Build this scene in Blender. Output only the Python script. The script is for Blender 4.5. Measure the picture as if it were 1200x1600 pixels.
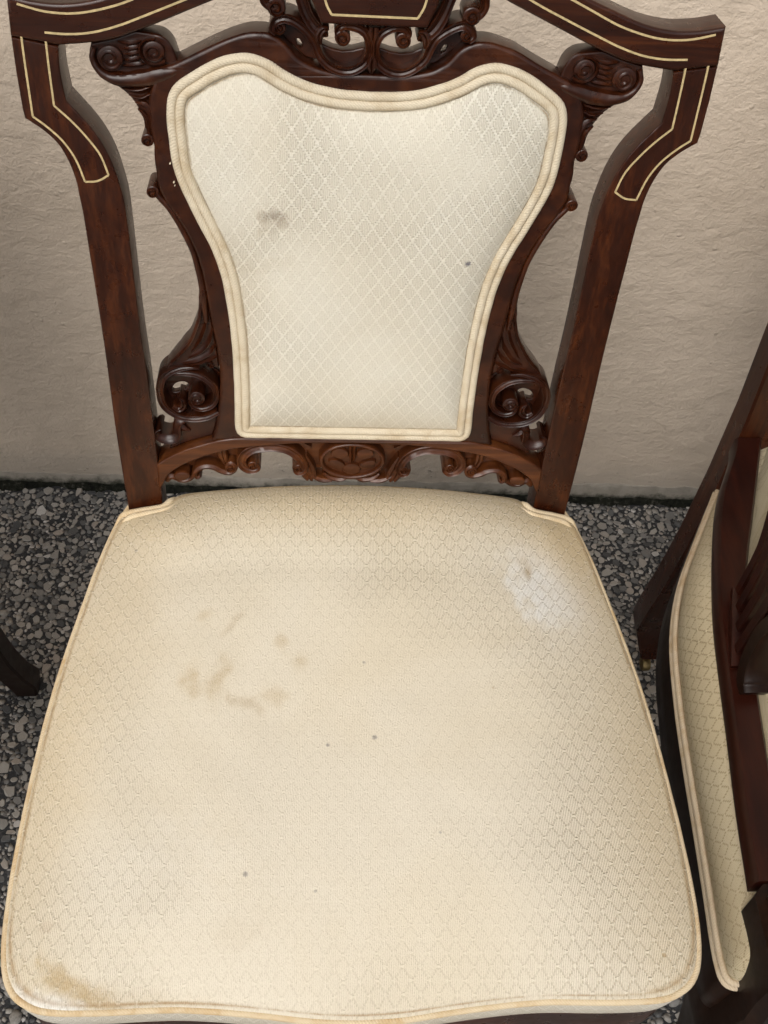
import bpy, bmesh, math, random
import numpy as np
from mathutils import Vector, Matrix, noise

for o in list(bpy.data.objects):
    bpy.data.objects.remove(o, do_unlink=True)
S = bpy.context.scene
C = S.collection
R = math.radians
rnd = random.Random(7)

# ------------------------------------------------------------------ camera
cd = bpy.data.cameras.new('camera')
cam = bpy.data.objects.new('camera', cd); C.objects.link(cam)
cd.sensor_fit = 'VERTICAL'; cd.sensor_height = 24.0
cd.lens = 24.0 * 1759.0 / 1600.0
cd.clip_start = 0.02; cd.clip_end = 200
_r = Vector((0.99719226, -0.03666626, 0.06529308))
_u = Vector((-0.01197601, 0.78261382, 0.62239230))
_f = Vector((0.07392007, 0.62142674, -0.77997733))
cam.matrix_world = Matrix(((_r.x, _u.x, -_f.x, -0.04459),
                           (_r.y, _u.y, -_f.y, -0.63457),
                           (_r.z, _u.z, -_f.z, 1.25815), (0, 0, 0, 1)))
S.camera = cam
S.render.engine = 'CYCLES'
S.cycles.use_adaptive_sampling = True; S.cycles.adaptive_threshold = 0.03
S.cycles.max_bounces = 5; S.cycles.diffuse_bounces = 3; S.cycles.glossy_bounces = 2
S.render.resolution_x = 768; S.render.resolution_y = 1024

# ------------------------------------------------------------------ light: bright overcast
SUN_EL, SUN_AZ = 48.0, 202.0     # azimuth clockwise from +Y (the wall side)
w = bpy.data.worlds.new('World'); S.world = w; w.use_nodes = True
nt = w.node_tree
bg = nt.nodes['Background']
sky = nt.nodes.new('ShaderNodeTexSky'); sky.sky_type = 'NISHITA'; sky.sun_disc = False
sky.sun_elevation = R(SUN_EL); sky.sun_rotation = R(SUN_AZ)
sky.air_density = 1.0; sky.dust_density = 6.0; sky.ozone_density = 1.0
hs = nt.nodes.new('ShaderNodeHueSaturation'); hs.inputs['Saturation'].default_value = 0.25
nt.links.new(sky.outputs[0], hs.inputs['Color'])
nt.links.new(hs.outputs[0], bg.inputs['Color'])
bg.inputs['Strength'].default_value = 0.10
sd = bpy.data.lights.new('sun', 'SUN'); sun = bpy.data.objects.new('sun', sd); C.objects.link(sun)
sd.energy = 1.5; sd.angle = R(40); sd.color = (1.0, 0.965, 0.92)
_d = Vector((math.sin(R(SUN_AZ)) * math.cos(R(SUN_EL)), math.cos(R(SUN_AZ)) * math.cos(R(SUN_EL)), math.sin(R(SUN_EL))))
sun.rotation_euler = (-_d).to_track_quat('-Z', 'Y').to_euler()
S.view_settings.view_transform = 'Standard'; S.view_settings.look = 'None'
S.view_settings.exposure = 0.13; S.view_settings.gamma = 1.0
S.view_settings.use_curve_mapping = False

# ------------------------------------------------------------------ node helper
class N:
    def __init__(s, name):
        s.m = bpy.data.materials.new(name); s.m.use_nodes = True
        s.t = s.m.node_tree; s.b = s.t.nodes['Principled BSDF']
    def n(s, t, **k):
        x = s.t.nodes.new('ShaderNode' + t)
        for a, v in k.items(): setattr(x, a, v)
        return x
    def l(s, a, b): s.t.links.new(a, b)
    def set(s, sock, v):
        if hasattr(v, 'is_linked') or hasattr(v, 'links'): s.l(v, sock)
        else: sock.default_value = v
    def math(s, op, a, b=0.0, c=0.0, clamp=False):
        x = s.n('Math', operation=op, use_clamp=clamp)
        for i, v in enumerate((a, b, c)):
            s.set(x.inputs[i], v)
        return x.outputs[0]
    def mix(s, f, a, b, mode='MIX'):
        x = s.n('Mix', data_type='RGBA', blend_type=mode)
        s.set(x.inputs[0], f); s.set(x.inputs[6], a); s.set(x.inputs[7], b)
        return x.outputs[2]
    def noise(s, vec, scale, detail=3.0, rough=0.55, dist=0.0):
        x = s.n('TexNoise'); s.l(vec, x.inputs['Vector'])
        x.inputs['Scale'].default_value = scale; x.inputs['Detail'].default_value = detail
        x.inputs['Roughness'].default_value = rough; x.inputs['Distortion'].default_value = dist
        return x.outputs[0]
    def ramp(s, f, stops):
        x = s.n('ValToRGB'); e = x.color_ramp.elements
        while len(e) < len(stops): e.new(0.5)
        for k, (p, c) in zip(e, stops):
            k.position = p; k.color = (c, c, c, 1) if isinstance(c, (int, float)) else (*c, 1)
        s.l(f, x.inputs[0]); return x.outputs[0]
    def smooth(s, v, lo, hi, a=0.0, b=1.0):
        x = s.n('MapRange', interpolation_type='SMOOTHSTEP')
        s.set(x.inputs[0], v)
        for i, q in enumerate((lo, hi, a, b)): x.inputs[i + 1].default_value = q
        return x.outputs[0]
    def scale(s, vec, sc):
        x = s.n('Mapping'); s.l(vec, x.inputs[0]); x.inputs['Scale'].default_value = sc
        return x.outputs[0]
    def obj(s): return s.n('TexCoord').outputs['Object']
    def uv(s): return s.n('TexCoord').outputs['UV']
    def bump(s, h, strength, dist, prev=None):
        x = s.n('Bump'); x.inputs['Strength'].default_value = strength
        x.inputs['Distance'].default_value = dist; s.l(h, x.inputs['Height'])
        if prev is not None: s.l(prev, x.inputs['Normal'])
        return x.outputs[0]
    def out(s, col=None, rough=None, normal=None, spec=None):
        if col is not None: s.set(s.b.inputs['Base Color'], col)
        if rough is not None: s.set(s.b.inputs['Roughness'], rough)
        if normal is not None: s.l(normal, s.b.inputs['Normal'])
        if spec is not None: s.b.inputs['Specular IOR Level'].default_value = spec
        return s.m

# ------------------------------------------------------------------ materials
def wood(name, stretch, dark, mid, light, rough=0.32, spec=0.40):
    k = N(name); co = k.obj()
    g = k.noise(k.scale(co, stretch), 1.0, 4, 0.62, 0.6)
    fine = k.noise(k.scale(co, tuple(4.2 * q for q in stretch)), 1.0, 3, 0.6, 0.2)
    big = k.noise(co, 9.0, 3, 0.5, 0.8)
    f = k.math('ADD', k.math('MULTIPLY', g, 0.62), k.math('ADD', k.math('MULTIPLY', fine, 0.34), k.math('MULTIPLY', big, 0.22)))
    col = k.ramp(f, [(0.34, dark), (0.58, mid), (0.84, light)])
    wear = k.noise(co, 60.0, 2, 0.7)
    ro = k.math('ADD', rough - 0.14, k.math('MULTIPLY', wear, 0.24))
    nm = k.bump(fine, 0.12, 0.0006)
    nm = k.bump(k.noise(co, 220.0, 2, 0.5), 0.10, 0.0006, nm)
    k.out(col, ro, nm, spec)
    return k.m
WD, WM, WL = (0.0080, 0.0021, 0.0009), (0.028, 0.0063, 0.0019), (0.082, 0.0212, 0.0052)
wood_up = wood('mahogany_upright_grain', (95, 95, 4), WD, WM, WL)
wood_ac = wood('mahogany_cross_grain', (4, 95, 95), WD, WM, WL)
wood_cv = wood('mahogany_carved', (26, 26, 26), (0.0062, 0.0016, 0.0007), (0.027, 0.0063, 0.0020), (0.078, 0.0210, 0.0056), 0.33)
wood_ar = wood('mahogany_arch_lit', (6, 80, 80), (0.018, 0.0050, 0.0016), (0.062, 0.0170, 0.0045), (0.150, 0.047, 0.0120), 0.36)  # lighter copy of the mahogany, light on the arch put into its colour
wood_red = wood('mahogany_red_stain', (40, 6, 40), (0.0070, 0.0015, 0.0009), (0.019, 0.0037, 0.0018), (0.040, 0.0085, 0.0036), 0.36, 0.25)
wood_dk = wood('dark_wood_shaded', (40, 40, 12), (0.006, 0.0027, 0.0017), (0.013, 0.0055, 0.0030), (0.026, 0.0105, 0.0052), 0.40, 0.18)  # dark stain with the shade on rails and legs put into the colour

def _plain(name, col, rough, metallic=0.0, nscale=0, nb=0.0):
    k = N(name); k.out((*col, 1), rough); k.b.inputs['Metallic'].default_value = metallic
    if nscale:
        co = k.obj(); n = k.noise(co, nscale, 4, 0.6)
        k.out(k.mix(k.smooth(n, 0.35, 0.7), (*[c * 0.72 for c in col], 1), (*col, 1)), rough, k.bump(n, 0.3, nb))
    return k.m
inlay_m = _plain('boxwood_stringing', (0.58, 0.45, 0.23), 0.45, 0, 300, 0.0002)
brass_m = _plain('aged_brass', (0.30, 0.22, 0.10), 0.42, 0.9, 160, 0.0003)
hide_m = _plain('black_webbing', (0.012, 0.011, 0.010), 0.9, 0, 90, 0.001)

def fabric(name, base, tan, dots=(), worn=0.5, light=0.25, rimc=0.2, ribc=0.16, stain=False, wear=None, groove=False):
    """Woven upholstery: stepped diamond lattice over fine ribs; the UV map is in metres."""
    k = N(name); uv = k.uv()
    sp = k.n('SeparateXYZ'); k.l(uv, sp.inputs[0])
    x, y = sp.outputs[0], sp.outputs[1]
    T = 0.00126
    xq = k.math('MULTIPLY', k.math('ROUND', k.math('DIVIDE', x, T)), T)      # the outline steps from rib to rib
    a = k.math('ADD', k.math('DIVIDE', xq, 0.0119), k.math('DIVIDE', y, 0.0174))
    b = k.math('SUBTRACT', k.math('DIVIDE', xq, 0.0119), k.math('DIVIDE', y, 0.0174))
    def tri(v): return k.math('ABSOLUTE', k.math('SUBTRACT', k.math('FRACT', v), 0.5))
    d1, d2 = tri(a), tri(b)
    dm = k.math('MINIMUM', d1, d2); dx = k.math('MAXIMUM', d1, d2)
    node = k.smooth(dx, 0.075, 0.125, 1.0, 0.0)                      # small knots where the lines cross
    lat = k.smooth(dm, 0.055, 0.105, 1.0, 0.0)
    if groove:                                                       # lattice sunk between ribbed diamonds
        rim = k.math('MULTIPLY', k.smooth(dm, 0.02, 0.085, 1.0, 0.0), k.math('SUBTRACT', 1.0, node)); lat = k.math('MULTIPLY', node, 0.8)
    else:                                                            # lattice left plain and pale
        rim = k.math('MULTIPLY', k.smooth(dm, 0.07, 0.11), k.smooth(dm, 0.12, 0.18, 1.0, 0.0))
    rib = k.math('MULTIPLY_ADD', k.math('SINE', k.math('MULTIPLY', x, 2 * math.pi / T)), 0.5, 0.5)
    thread = k.noise(k.scale(uv, (1300, 620, 1)), 1.0, 2, 0.7)
    area = k.noise(uv, 8.0, 1, 0.6, 0.5)
    if wear is None:
        w1 = k.smooth(area, 0.36, 0.62, 1.0, 1.0 - worn)             # where the cloth is rubbed the weave fades
    else:                                                            # rubbed where one sits
        wx = k.math('DIVIDE', k.math('SUBTRACT', x, wear[0]), wear[2]); wy = k.math('DIVIDE', k.math('SUBTRACT', y, wear[1]), wear[3])
        wr = k.math('ADD', k.math('SQRT', k.math('ADD', k.math('MULTIPLY', wx, wx), k.math('MULTIPLY', wy, wy))), k.math('MULTIPLY', k.math('SUBTRACT', area, 0.5), 1.1))
        w1 = k.smooth(wr, 0.55, 1.25, 1.0 - worn, 1.0)
    inn = k.math('SUBTRACT', 1.0, lat)
    h = k.math('MULTIPLY', k.math('MULTIPLY', rib, inn), 0.6)
    h = k.math('ADD', h, k.math('MULTIPLY', lat, 0.62))
    h = k.math('ADD', h, k.math('MULTIPLY', node, 0.45))
    h = k.math('SUBTRACT', h, k.math('MULTIPLY', rim, 0.7))
    h = k.math('MULTIPLY', h, w1)
    h = k.math('ADD', h, k.math('MULTIPLY', thread, 0.85))
    n1 = k.noise(uv, 5.0, 3, 0.65, 0.5)
    col = k.mix(k.smooth(n1, 0.36, 0.66), (*base, 1), (*tan, 1))
    if stain:
        at = k.n('Attribute'); at.attribute_name = 'stain'; at.attribute_type = 'GEOMETRY'
        fx = k.smooth(k.math('ADD', at.outputs['Alpha'], k.math('MULTIPLY', k.math('SUBTRACT', thread, 0.5), k.math('MULTIPLY', at.outputs['Alpha'], 1.1))), 0.0, 1.0)
        col = k.mix(fx, col, at.outputs['Color'])
    yarn_shade = k.math('MULTIPLY', k.math('MULTIPLY', k.math('SUBTRACT', 1.0, rib), inn), k.math('MULTIPLY', w1, ribc))  # shade in the rib and lattice grooves put into the colour, with thread tone
    yarn_shade = k.math('ADD', yarn_shade, k.math('MULTIPLY', k.math('MULTIPLY', rim, w1), rimc))
    yarn_shade = k.math('ADD', yarn_shade, k.smooth(thread, 0.46, 0.80, 0.0, 0.34))
    col = k.mix(yarn_shade, col, (base[0] * 0.46, base[1] * 0.40, base[2] * 0.31, 1))
    lw = k.math('MULTIPLY', k.math('MULTIPLY', k.math('MAXIMUM', k.math('MULTIPLY', lat, 0.6), node), w1), light)
    col = k.mix(lw, col, (min(1, base[0] * 1.10), base[1] * 1.11, base[2] * 1.14, 1))
    s0 = k.n('SeparateXYZ'); k.l(uv, s0.inputs[0])
    for (cx, cy, r, amt, c) in dots:
        ddx = k.math('SUBTRACT', s0.outputs[0], cx); ddy = k.math('SUBTRACT', s0.outputs[1], cy)
        q = k.math('SQRT', k.math('ADD', k.math('MULTIPLY', ddx, ddx), k.math('MULTIPLY', ddy, ddy)))
        q = k.math('ADD', q, k.math('MULTIPLY', k.math('SUBTRACT', thread, 0.5), r * 1.6))
        col = k.mix(k.math('MULTIPLY', k.smooth(q, r * .4, r * 1.2, 1.0, 0.0), amt), col, (*c, 1))
    nm = k.bump(h, 0.8, 0.0006)
    k.out(col, 0.92, nm, 0.12)
    return k.m

BR = (0.43, 0.315, 0.165); BR2 = (0.38, 0.275, 0.15); WH = (0.80, 0.80, 0.77); GY = (0.22, 0.20, 0.19)
seat_spots = [
    (0.162, -0.083, 0.027, 0.037, 0.35, 0.8, 0.88, WH), (0.176, -0.115, 0.024, 0.028, 0.3, 0.9, 0.40, WH),
    (0.151, -0.077, 0.0050, 0.0064, 0.2, 0.6, 0.85, BR2), (0.149, -0.066, 0.007, 0.005, 0.0, 0.7, 0.30, BR),
    (-0.059, -0.151, 0.0060, 0.0070, 0.0, 0.8, 0.42, BR), (-0.122, -0.126, 0.010, 0.006, 0.8, 0.7, 0.34, BR),
    (-0.097, -0.133, 0.012, 0.0035, 0.9, 0.7, 0.36, BR2), (-0.129, -0.185, 0.006, 0.012, 0.2, 1.0, 0.46, BR),
    (-0.106, -0.184, 0.007, 0.017, -0.1, 1.0, 0.46, BR), (-0.085, -0.205, 0.012, 0.005, -0.4, 1.0, 0.44, BR2),
    (-0.062, -0.199, 0.009, 0.006, -0.5, 1.0, 0.44, BR), (-0.043, -0.168, 0.007, 0.008, 0.3, 1.0, 0.44, BR),
    (-0.205, -0.402, 0.020, 0.007, -0.55, 0.6, 0.50, BR), (-0.180, -0.413, 0.024, 0.007, -0.45, 0.95, 0.55, BR),
    (-0.145, -0.420, 0.045, 0.013, -0.1, 0.8, 0.25, BR), (-0.205, -0.424, 0.033, 0.010, -0.35, 0.5, 0.75, WH),
    (-0.085, -0.376, 0.018, 0.009, 0.2, 0.9, 0.18, BR2), (-0.214, -0.369, 0.007, 0.004, 0.2, 0.8, 0.30, (0.34, 0.19, 0.12)),
    (-0.150, -0.335, 0.06, 0.035, 0.3, 0.9, 0.20, WH), (0.03, -0.30, 0.12, 0.10, 0.0, 0.9, 0.35, (0.74, 0.69, 0.58)),
    (0.24, -0.25, 0.055, 0.20, 0.0, 0.95, 0.55, (0.58, 0.46, 0.28)), (-0.20, -0.10, 0.055, 0.15, -0.15, 0.95, 0.42, (0.60, 0.47, 0.28)), (0.20, -0.03, 0.05, 0.05, 0, .9, .5, (0.55, 0.41, 0.22)),
    (0.0, 0.0, 0.22, 0.045, 0.0, 0.95, 0.55, (0.57, 0.43, 0.23)), (-0.24, -0.27, 0.035, 0.14, 0.05, 0.95, 0.40, (0.60, 0.48, 0.30)),
]
pad_spots = [
    (-0.065, 0.298, 0.010, 0.008, 0.3, 0.65, 0.50, (0.40, 0.33, 0.25)), (-0.067, 0.303, 0.007, 0.004, 0.2, 0.6, 0.40, (0.26, 0.22, 0.18)),
    (-0.068, 0.262, 0.020, 0.006, 0.3, 0.9, 0.22, (0.50, 0.42, 0.30)), (0.0, 0.105, 0.10, 0.020, 0.0, 0.9, 0.35, (0.60, 0.50, 0.35)),
    (-0.088, 0.20, 0.016, 0.09, 0.0, 0.9, 0.30, (0.60, 0.51, 0.37)), (-0.06, 0.37, 0.05, 0.02, 0.2, 0.9, 0.2, (0.62, 0.53, 0.40)),
]
seat_dots = [(0.013, -0.235, .0022, .7, GY), (-0.022, -0.241, .0016, .7, GY), (-0.080, -0.338, .0020, .7, GY), (0.007, -0.170, .0014, .6, GY),
             (0.214, -0.393, .0018, .8, BR2), (-0.185, -0.052, .0016, .5, GY), (-0.03, -0.35, .0013, .5, GY), (0.06, -0.31, .0012, .5, GY), (0.11, -0.19, .0013, .45, BR2)]
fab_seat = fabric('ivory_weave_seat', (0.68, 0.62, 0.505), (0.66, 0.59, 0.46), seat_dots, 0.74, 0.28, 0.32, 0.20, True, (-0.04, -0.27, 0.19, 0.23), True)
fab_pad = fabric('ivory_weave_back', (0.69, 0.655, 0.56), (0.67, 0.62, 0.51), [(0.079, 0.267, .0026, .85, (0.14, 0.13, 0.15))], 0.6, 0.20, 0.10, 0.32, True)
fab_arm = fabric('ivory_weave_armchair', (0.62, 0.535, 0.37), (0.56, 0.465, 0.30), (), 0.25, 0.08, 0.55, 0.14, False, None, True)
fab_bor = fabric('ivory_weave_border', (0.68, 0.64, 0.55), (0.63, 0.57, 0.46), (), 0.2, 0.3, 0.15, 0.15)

def stain_attr(o, uvs, spots, seam=None):
    """Stains soaked into the cloth, as (centre, radii, angle, softness, strength, colour)."""
    P = np.array(uvs); n = len(P)
    f1 = np.array([noise.noise((x * 110, y * 110, 1.7)) + .5 * noise.noise((x * 260, y * 260, 5.1)) for x, y in P])
    f2 = np.array([noise.noise((x * 32, y * 32, 9.2)) for x, y in P])
    col = np.zeros((n, 3)); al = np.zeros(n)
    for (cx, cy, rx, ry, ang, soft, amt, c) in spots:
        ca, sa = math.cos(ang), math.sin(ang); dx = P[:, 0] - cx; dy = P[:, 1] - cy
        q_ = max(rx, ry); g = min(1.0, 0.02 / q_) * min(1.0, q_ / 0.010)
        r = np.sqrt(((dx * ca + dy * sa) / rx) ** 2 + ((-dx * sa + dy * ca) / ry) ** 2) + g * (1.0 * f1 + 0.55 * f2)
        t = np.clip((1 + soft - r) / (2 * soft), 0, 1); m = t * t * (3 - 2 * t) * amt
        na = al + m * (1 - al)
        col = np.where(na[:, None] > 1e-6, (col * (al * (1 - m))[:, None] + np.array(c)[None] * m[:, None]) / np.maximum(na, 1e-6)[:, None], col); al = na
    if seam is not None:                                             # brown line along the seam beside the cord
        idx, amt, c = seam; m = np.zeros(n); m[idx[0]:idx[1]] = amt
        m = m * np.clip(0.75 + 0.5 * f1 + 0.6 * f2, 0, 1); na = al + m * (1 - al)
        col = (col * (al * (1 - m))[:, None] + np.array(c)[None] * m[:, None]) / np.maximum(na, 1e-6)[:, None]; al = na
    at = o.data.attributes.new('stain', 'FLOAT_COLOR', 'POINT')
    at.data.foreach_set('color', np.column_stack([col, al]).astype(np.float32).ravel())

def shrink_rings(loop, c0, ts, rate=260):
    """Rings from an outline towards its centre, losing the outline's corners on the way in."""
    L = np.array(loop); out = []; done = 0
    for t in ts:
        want = int(rate * (1 - t) ** 0.8)
        while done < want:
            L = 0.25 * np.roll(L, 1, 0) + 0.5 * L + 0.25 * np.roll(L, -1, 0); done += 1
        out.append(c0 + (L - c0) * t)
    return out

def cord_mat(name, base, dirt):
    k = N(name); uv = k.uv(); sp = k.n('SeparateXYZ'); k.l(uv, sp.inputs[0])
    tw = k.math('ADD', k.math('MULTIPLY', sp.outputs[0], 2 * math.pi / 0.0023), k.math('MULTIPLY', sp.outputs[1], 2 * math.pi * 8))
    s = k.math('MULTIPLY_ADD', k.math('SINE', tw), 0.5, 0.5)
    n = k.noise(k.obj(), 45.0, 4, 0.65, 0.3); n2 = k.noise(k.obj(), 900.0, 2, 0.6)
    col = k.mix(k.smooth(n, 0.42, 0.72), (*base, 1), (*dirt, 1))
    col = k.mix(k.math('MULTIPLY', k.math('SUBTRACT', 1.0, s), 0.20), col, (base[0] * 0.45, base[1] * 0.38, base[2] * 0.28, 1))
    nm = k.bump(k.math('ADD', s, k.math('MULTIPLY', n2, 1.0)), 0.45, 0.0005)
    return k.out(col, 0.9, nm, 0.12)
cord_seat = cord_mat('seat_piping_cord', (0.68, 0.56, 0.38), (0.56, 0.40, 0.22))
cord_pad = cord_mat('double_welt_cord', (0.66, 0.58, 0.44), (0.54, 0.44, 0.30))
cord_arm = cord_mat('armchair_piping_cord', (0.56, 0.46, 0.33), (0.46, 0.34, 0.21))

def wall_mat():
    k = N('painted_render'); co = k.obj(); sp = k.n('SeparateXYZ'); k.l(co, sp.inputs[0])
    n1 = k.noise(k.scale(co, (46, 46, 60)), 1.0, 3, 0.62, 0.7)
    n2 = k.noise(k.scale(co, (150, 150, 185)), 1.0, 3, 0.6, 0.4)
    n3 = k.noise(co, 420.0, 1, 0.6)
    rg = k.n('TexNoise', noise_type='RIDGED_MULTIFRACTAL'); k.l(k.scale(co, (38, 38, 48)), rg.inputs['Vector']); rg.inputs['Scale'].default_value = 1.0; rg.inputs['Detail'].default_value = 3; rg.inputs['Distortion'].default_value = 0.6
    ridge = k.math('MULTIPLY', k.smooth(rg.outputs[0], 0.55, 1.5), 0.55)
    v = k.n('TexVoronoi', feature='F1'); k.l(co, v.inputs['Vector']); v.inputs['Scale'].default_value = 55.0
    nib = k.math('MULTIPLY', k.smooth(v.outputs['Distance'], 0.06, 0.2, 1.0, 0.0), k.smooth(k.noise(co, 30.0, 2), 0.52, 0.62))
    h = k.math('ADD', k.math('MULTIPLY', n1, 0.7), k.math('ADD', ridge, k.math('MULTIPLY', n2, 0.5)))
    h = k.math('ADD', h, k.math('ADD', k.math('MULTIPLY', n3, 0.10), k.math('MULTIPLY', nib, 0.30)))
    big = k.noise(co, 2.6, 4, 0.6); mid = k.noise(co, 16.0, 3, 0.6)
    col = k.mix(k.smooth(big, 0.35, 0.7), (0.675, 0.57, 0.46, 1), (0.615, 0.515, 0.412, 1))
    col = k.mix(k.math('MULTIPLY', k.smooth(mid, 0.4, 0.75), 0.22), col, (0.47, 0.39, 0.295, 1))
    # grey splash-back of dirt over the lowest few centimetres, uneven upper edge
    zz = k.math('ADD', sp.outputs[2], k.math('MULTIPLY', k.math('SUBTRACT', k.noise(k.scale(co, (9, 9, 30)), 1.0, 4, 0.65), 0.5), 0.09))
    col = k.mix(k.math('MULTIPLY', k.smooth(zz, 0.02, 0.10, 1.0, 0.0), 0.42), col, (0.31, 0.285, 0.25, 1))
    dk = k.noise(k.scale(co, (60, 60, 110)), 1.0, 4, 0.7)
    col = k.mix(k.math('MULTIPLY', k.math('MULTIPLY', k.smooth(dk, 0.60, 0.70), k.smooth(zz, 0.02, 0.10, 1.0, 0.0)), 0.75), col, (0.08, 0.075, 0.06, 1))
    nm = k.bump(h, 0.68, 0.0040)
    return k.out(col, 0.88, nm, 0.25)
wall_m = wall_mat()

def band_mat():
    k = N('bare_cement_band'); co = k.obj()
    n = k.noise(co, 40.0, 5, 0.65, 0.4); n2 = k.noise(co, 160.0, 4, 0.6)
    col = k.mix(k.smooth(n, 0.35, 0.7), (0.36, 0.325, 0.275, 1), (0.27, 0.245, 0.205, 1))
    sp = k.n('SeparateXYZ'); k.l(co, sp.inputs[0])
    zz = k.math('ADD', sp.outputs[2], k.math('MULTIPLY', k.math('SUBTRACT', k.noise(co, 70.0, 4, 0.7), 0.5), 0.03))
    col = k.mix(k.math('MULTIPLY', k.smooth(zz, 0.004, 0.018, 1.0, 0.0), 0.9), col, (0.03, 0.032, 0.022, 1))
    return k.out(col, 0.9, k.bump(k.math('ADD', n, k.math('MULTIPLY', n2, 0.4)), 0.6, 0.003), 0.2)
band_m = band_mat()

def soil_mat():
    k = N('damp_soil_and_moss'); co = k.obj(); n = k.noise(co, 120.0, 4, 0.7)
    col = k.ramp(n, [(0.35, (0.007, 0.0075, 0.0065)), (0.58, (0.020, 0.021, 0.015)), (0.68, (0.07, 0.065, 0.055)), (0.8, (0.2, 0.19, 0.17))])
    return k.out(col, 0.95, k.bump(n, 0.8, 0.004), 0.1)
soil_m = soil_mat()

def ground_mat():
    k = N('dark_cement_matrix'); co = k.obj()
    n = k.noise(co, 330.0, 4, 0.75)
    mtx = k.ramp(n, [(0.3, (0.022, 0.024, 0.028)), (0.58, (0.055, 0.056, 0.058)), (0.78, (0.15, 0.143, 0.132))])
    v = k.n('TexVoronoi', feature='F1'); k.l(co, v.inputs['Vector']); v.inputs['Scale'].default_value = 110.0
    ve = k.n('TexVoronoi', feature='DISTANCE_TO_EDGE'); k.l(co, ve.inputs['Vector']); ve.inputs['Scale'].default_value = 110.0
    sx = k.n('SeparateColor'); k.l(v.outputs['Color'], sx.inputs[0])
    st = k.ramp(sx.outputs[0], [(0.0, (0.10, 0.10, 0.10)), (0.4, (0.22, 0.20, 0.18)), (0.75, (0.32, 0.29, 0.25)), (1.0, (0.5, 0.48, 0.45))])
    grit = k.smooth(ve.outputs['Distance'], 0.12, 0.22)
    grit = k.math('MULTIPLY', grit, k.smooth(sx.outputs[1], 0.35, 0.42))
    col = k.mix(k.math('MULTIPLY', grit, 0.8), mtx, st)
    h = k.math('ADD', k.math('MULTIPLY', grit, 0.6), n)
    return k.out(col, 0.8, k.bump(h, 0.7, 0.003), 0.3)
ground_m = ground_mat()

def stone_mat():
    k = N('exposed_aggregate_stone'); co = k.obj()
    at = k.n('Attribute'); at.attribute_name = 'tone'; at.attribute_type = 'GEOMETRY'
    oi = k.n('ObjectInfo')
    val = k.math('FRACT', k.math('ADD', at.outputs['Fac'], k.math('MULTIPLY', oi.outputs['Random'], 0.999)))
    c = k.ramp(val, [(0.0, (0.075, 0.077, 0.080)), (0.20, (0.20, 0.195, 0.185)), (0.42, (0.33, 0.312, 0.285)),
                     (0.75, (0.41, 0.382, 0.34)), (0.92, (0.40, 0.35, 0.30)), (1.0, (0.64, 0.62, 0.59))])
    n = k.noise(co, 260.0, 4, 0.65); n2 = k.noise(co, 900.0, 2, 0.6)
    c = k.mix(k.math('MULTIPLY', k.smooth(n, 0.42, 0.72), 0.5), c, (0.075, 0.074, 0.072, 1))
    return k.out(c, 0.62, k.bump(k.math('ADD', n, k.math('MULTIPLY', n2, 0.4)), 0.35, 0.0012), 0.4)
stone_m = stone_mat()

# ------------------------------------------------------------------ mesh helpers
AREC = R(10.757); SH = 0.45
CA, SA = math.cos(AREC), math.sin(AREC)
def BP(u, v, w=0.0):
    """Point on the reclined back: u across, v up the back, w out of its front face (metres)."""
    return (u, v * SA - w * CA, SH + v * CA + w * SA)

def link_mesh(name, verts, faces, mat, parent=None, smooth=40, uvs=None, recalc=True):
    me = bpy.data.meshes.new(name); me.from_pydata([tuple(v) for v in verts], [], faces); me.validate()
    if recalc:
        bm = bmesh.new(); bm.from_mesh(me); bmesh.ops.recalc_face_normals(bm, faces=bm.faces); bm.to_mesh(me); bm.free()
    if uvs is not None:
        ul = me.uv_layers.new(name='weave')
        uvs = [(a + .0021 * noise.noise((a * 15, b * 15, 3.3)), b + .0021 * noise.noise((a * 15, b * 15, 8.8))) for a, b in uvs]
        for li in me.loops: ul.data[li.index].uv = uvs[li.vertex_index]
    me.materials.append(mat)
    if smooth:
        me.shade_smooth() if hasattr(me, 'shade_smooth') else None
        me.set_sharp_from_angle(angle=R(smooth))
    o = bpy.data.objects.new(name, me); C.objects.link(o)
    if parent is not None: o.parent = parent
    return o

def cr(pts, n=8, closed=False):
    """Catmull-Rom through 2-D or 3-D points."""
    P = [np.array(p, float) for p in pts]; out = []; L = len(P)
    rng = range(L if closed else L - 1)
    for i in rng:
        p1, p2 = P[i], P[(i + 1) % L]
        p0 = P[(i - 1) % L] if (closed or i > 0) else 2 * p1 - p2
        p3 = P[(i + 2) % L] if (closed or i + 2 < L) else 2 * p2 - p1
        for k in range(n):
            t = k / n
            out.append(0.5 * (2 * p1 + (p2 - p0) * t + (2 * p0 - 5 * p1 + 4 * p2 - p3) * t * t + (3 * p1 - p0 - 3 * p2 + p3) * t ** 3))
    if not closed: out.append(P[-1])
    return out
def mm(pts): return [tuple(c / 1000 for c in p) for p in pts]
def resample(P, n, closed=True):
    P = np.array(P, float); Q = np.vstack([P, P[:1]]) if closed else P
    d = np.r_[0, np.cumsum(np.linalg.norm(np.diff(Q, axis=0), axis=1))]
    t = np.linspace(0, d[-1], n, endpoint=not closed)
    return np.column_stack([np.interp(t, d, Q[:, i]) for i in range(Q.shape[1])])
def inset(loop, d):
    P = np.array(loop); a = np.roll(P, 1, 0); b = np.roll(P, -1, 0); t = b - a
    t /= np.linalg.norm(t, axis=1)[:, None] + 1e-9
    nn = np.column_stack([-t[:, 1], t[:, 0]])
    area = 0.5 * np.sum(P[:, 0] * b[:, 1] - b[:, 0] * P[:, 1])
    return P + nn * (d if area > 0 else -d)

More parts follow.
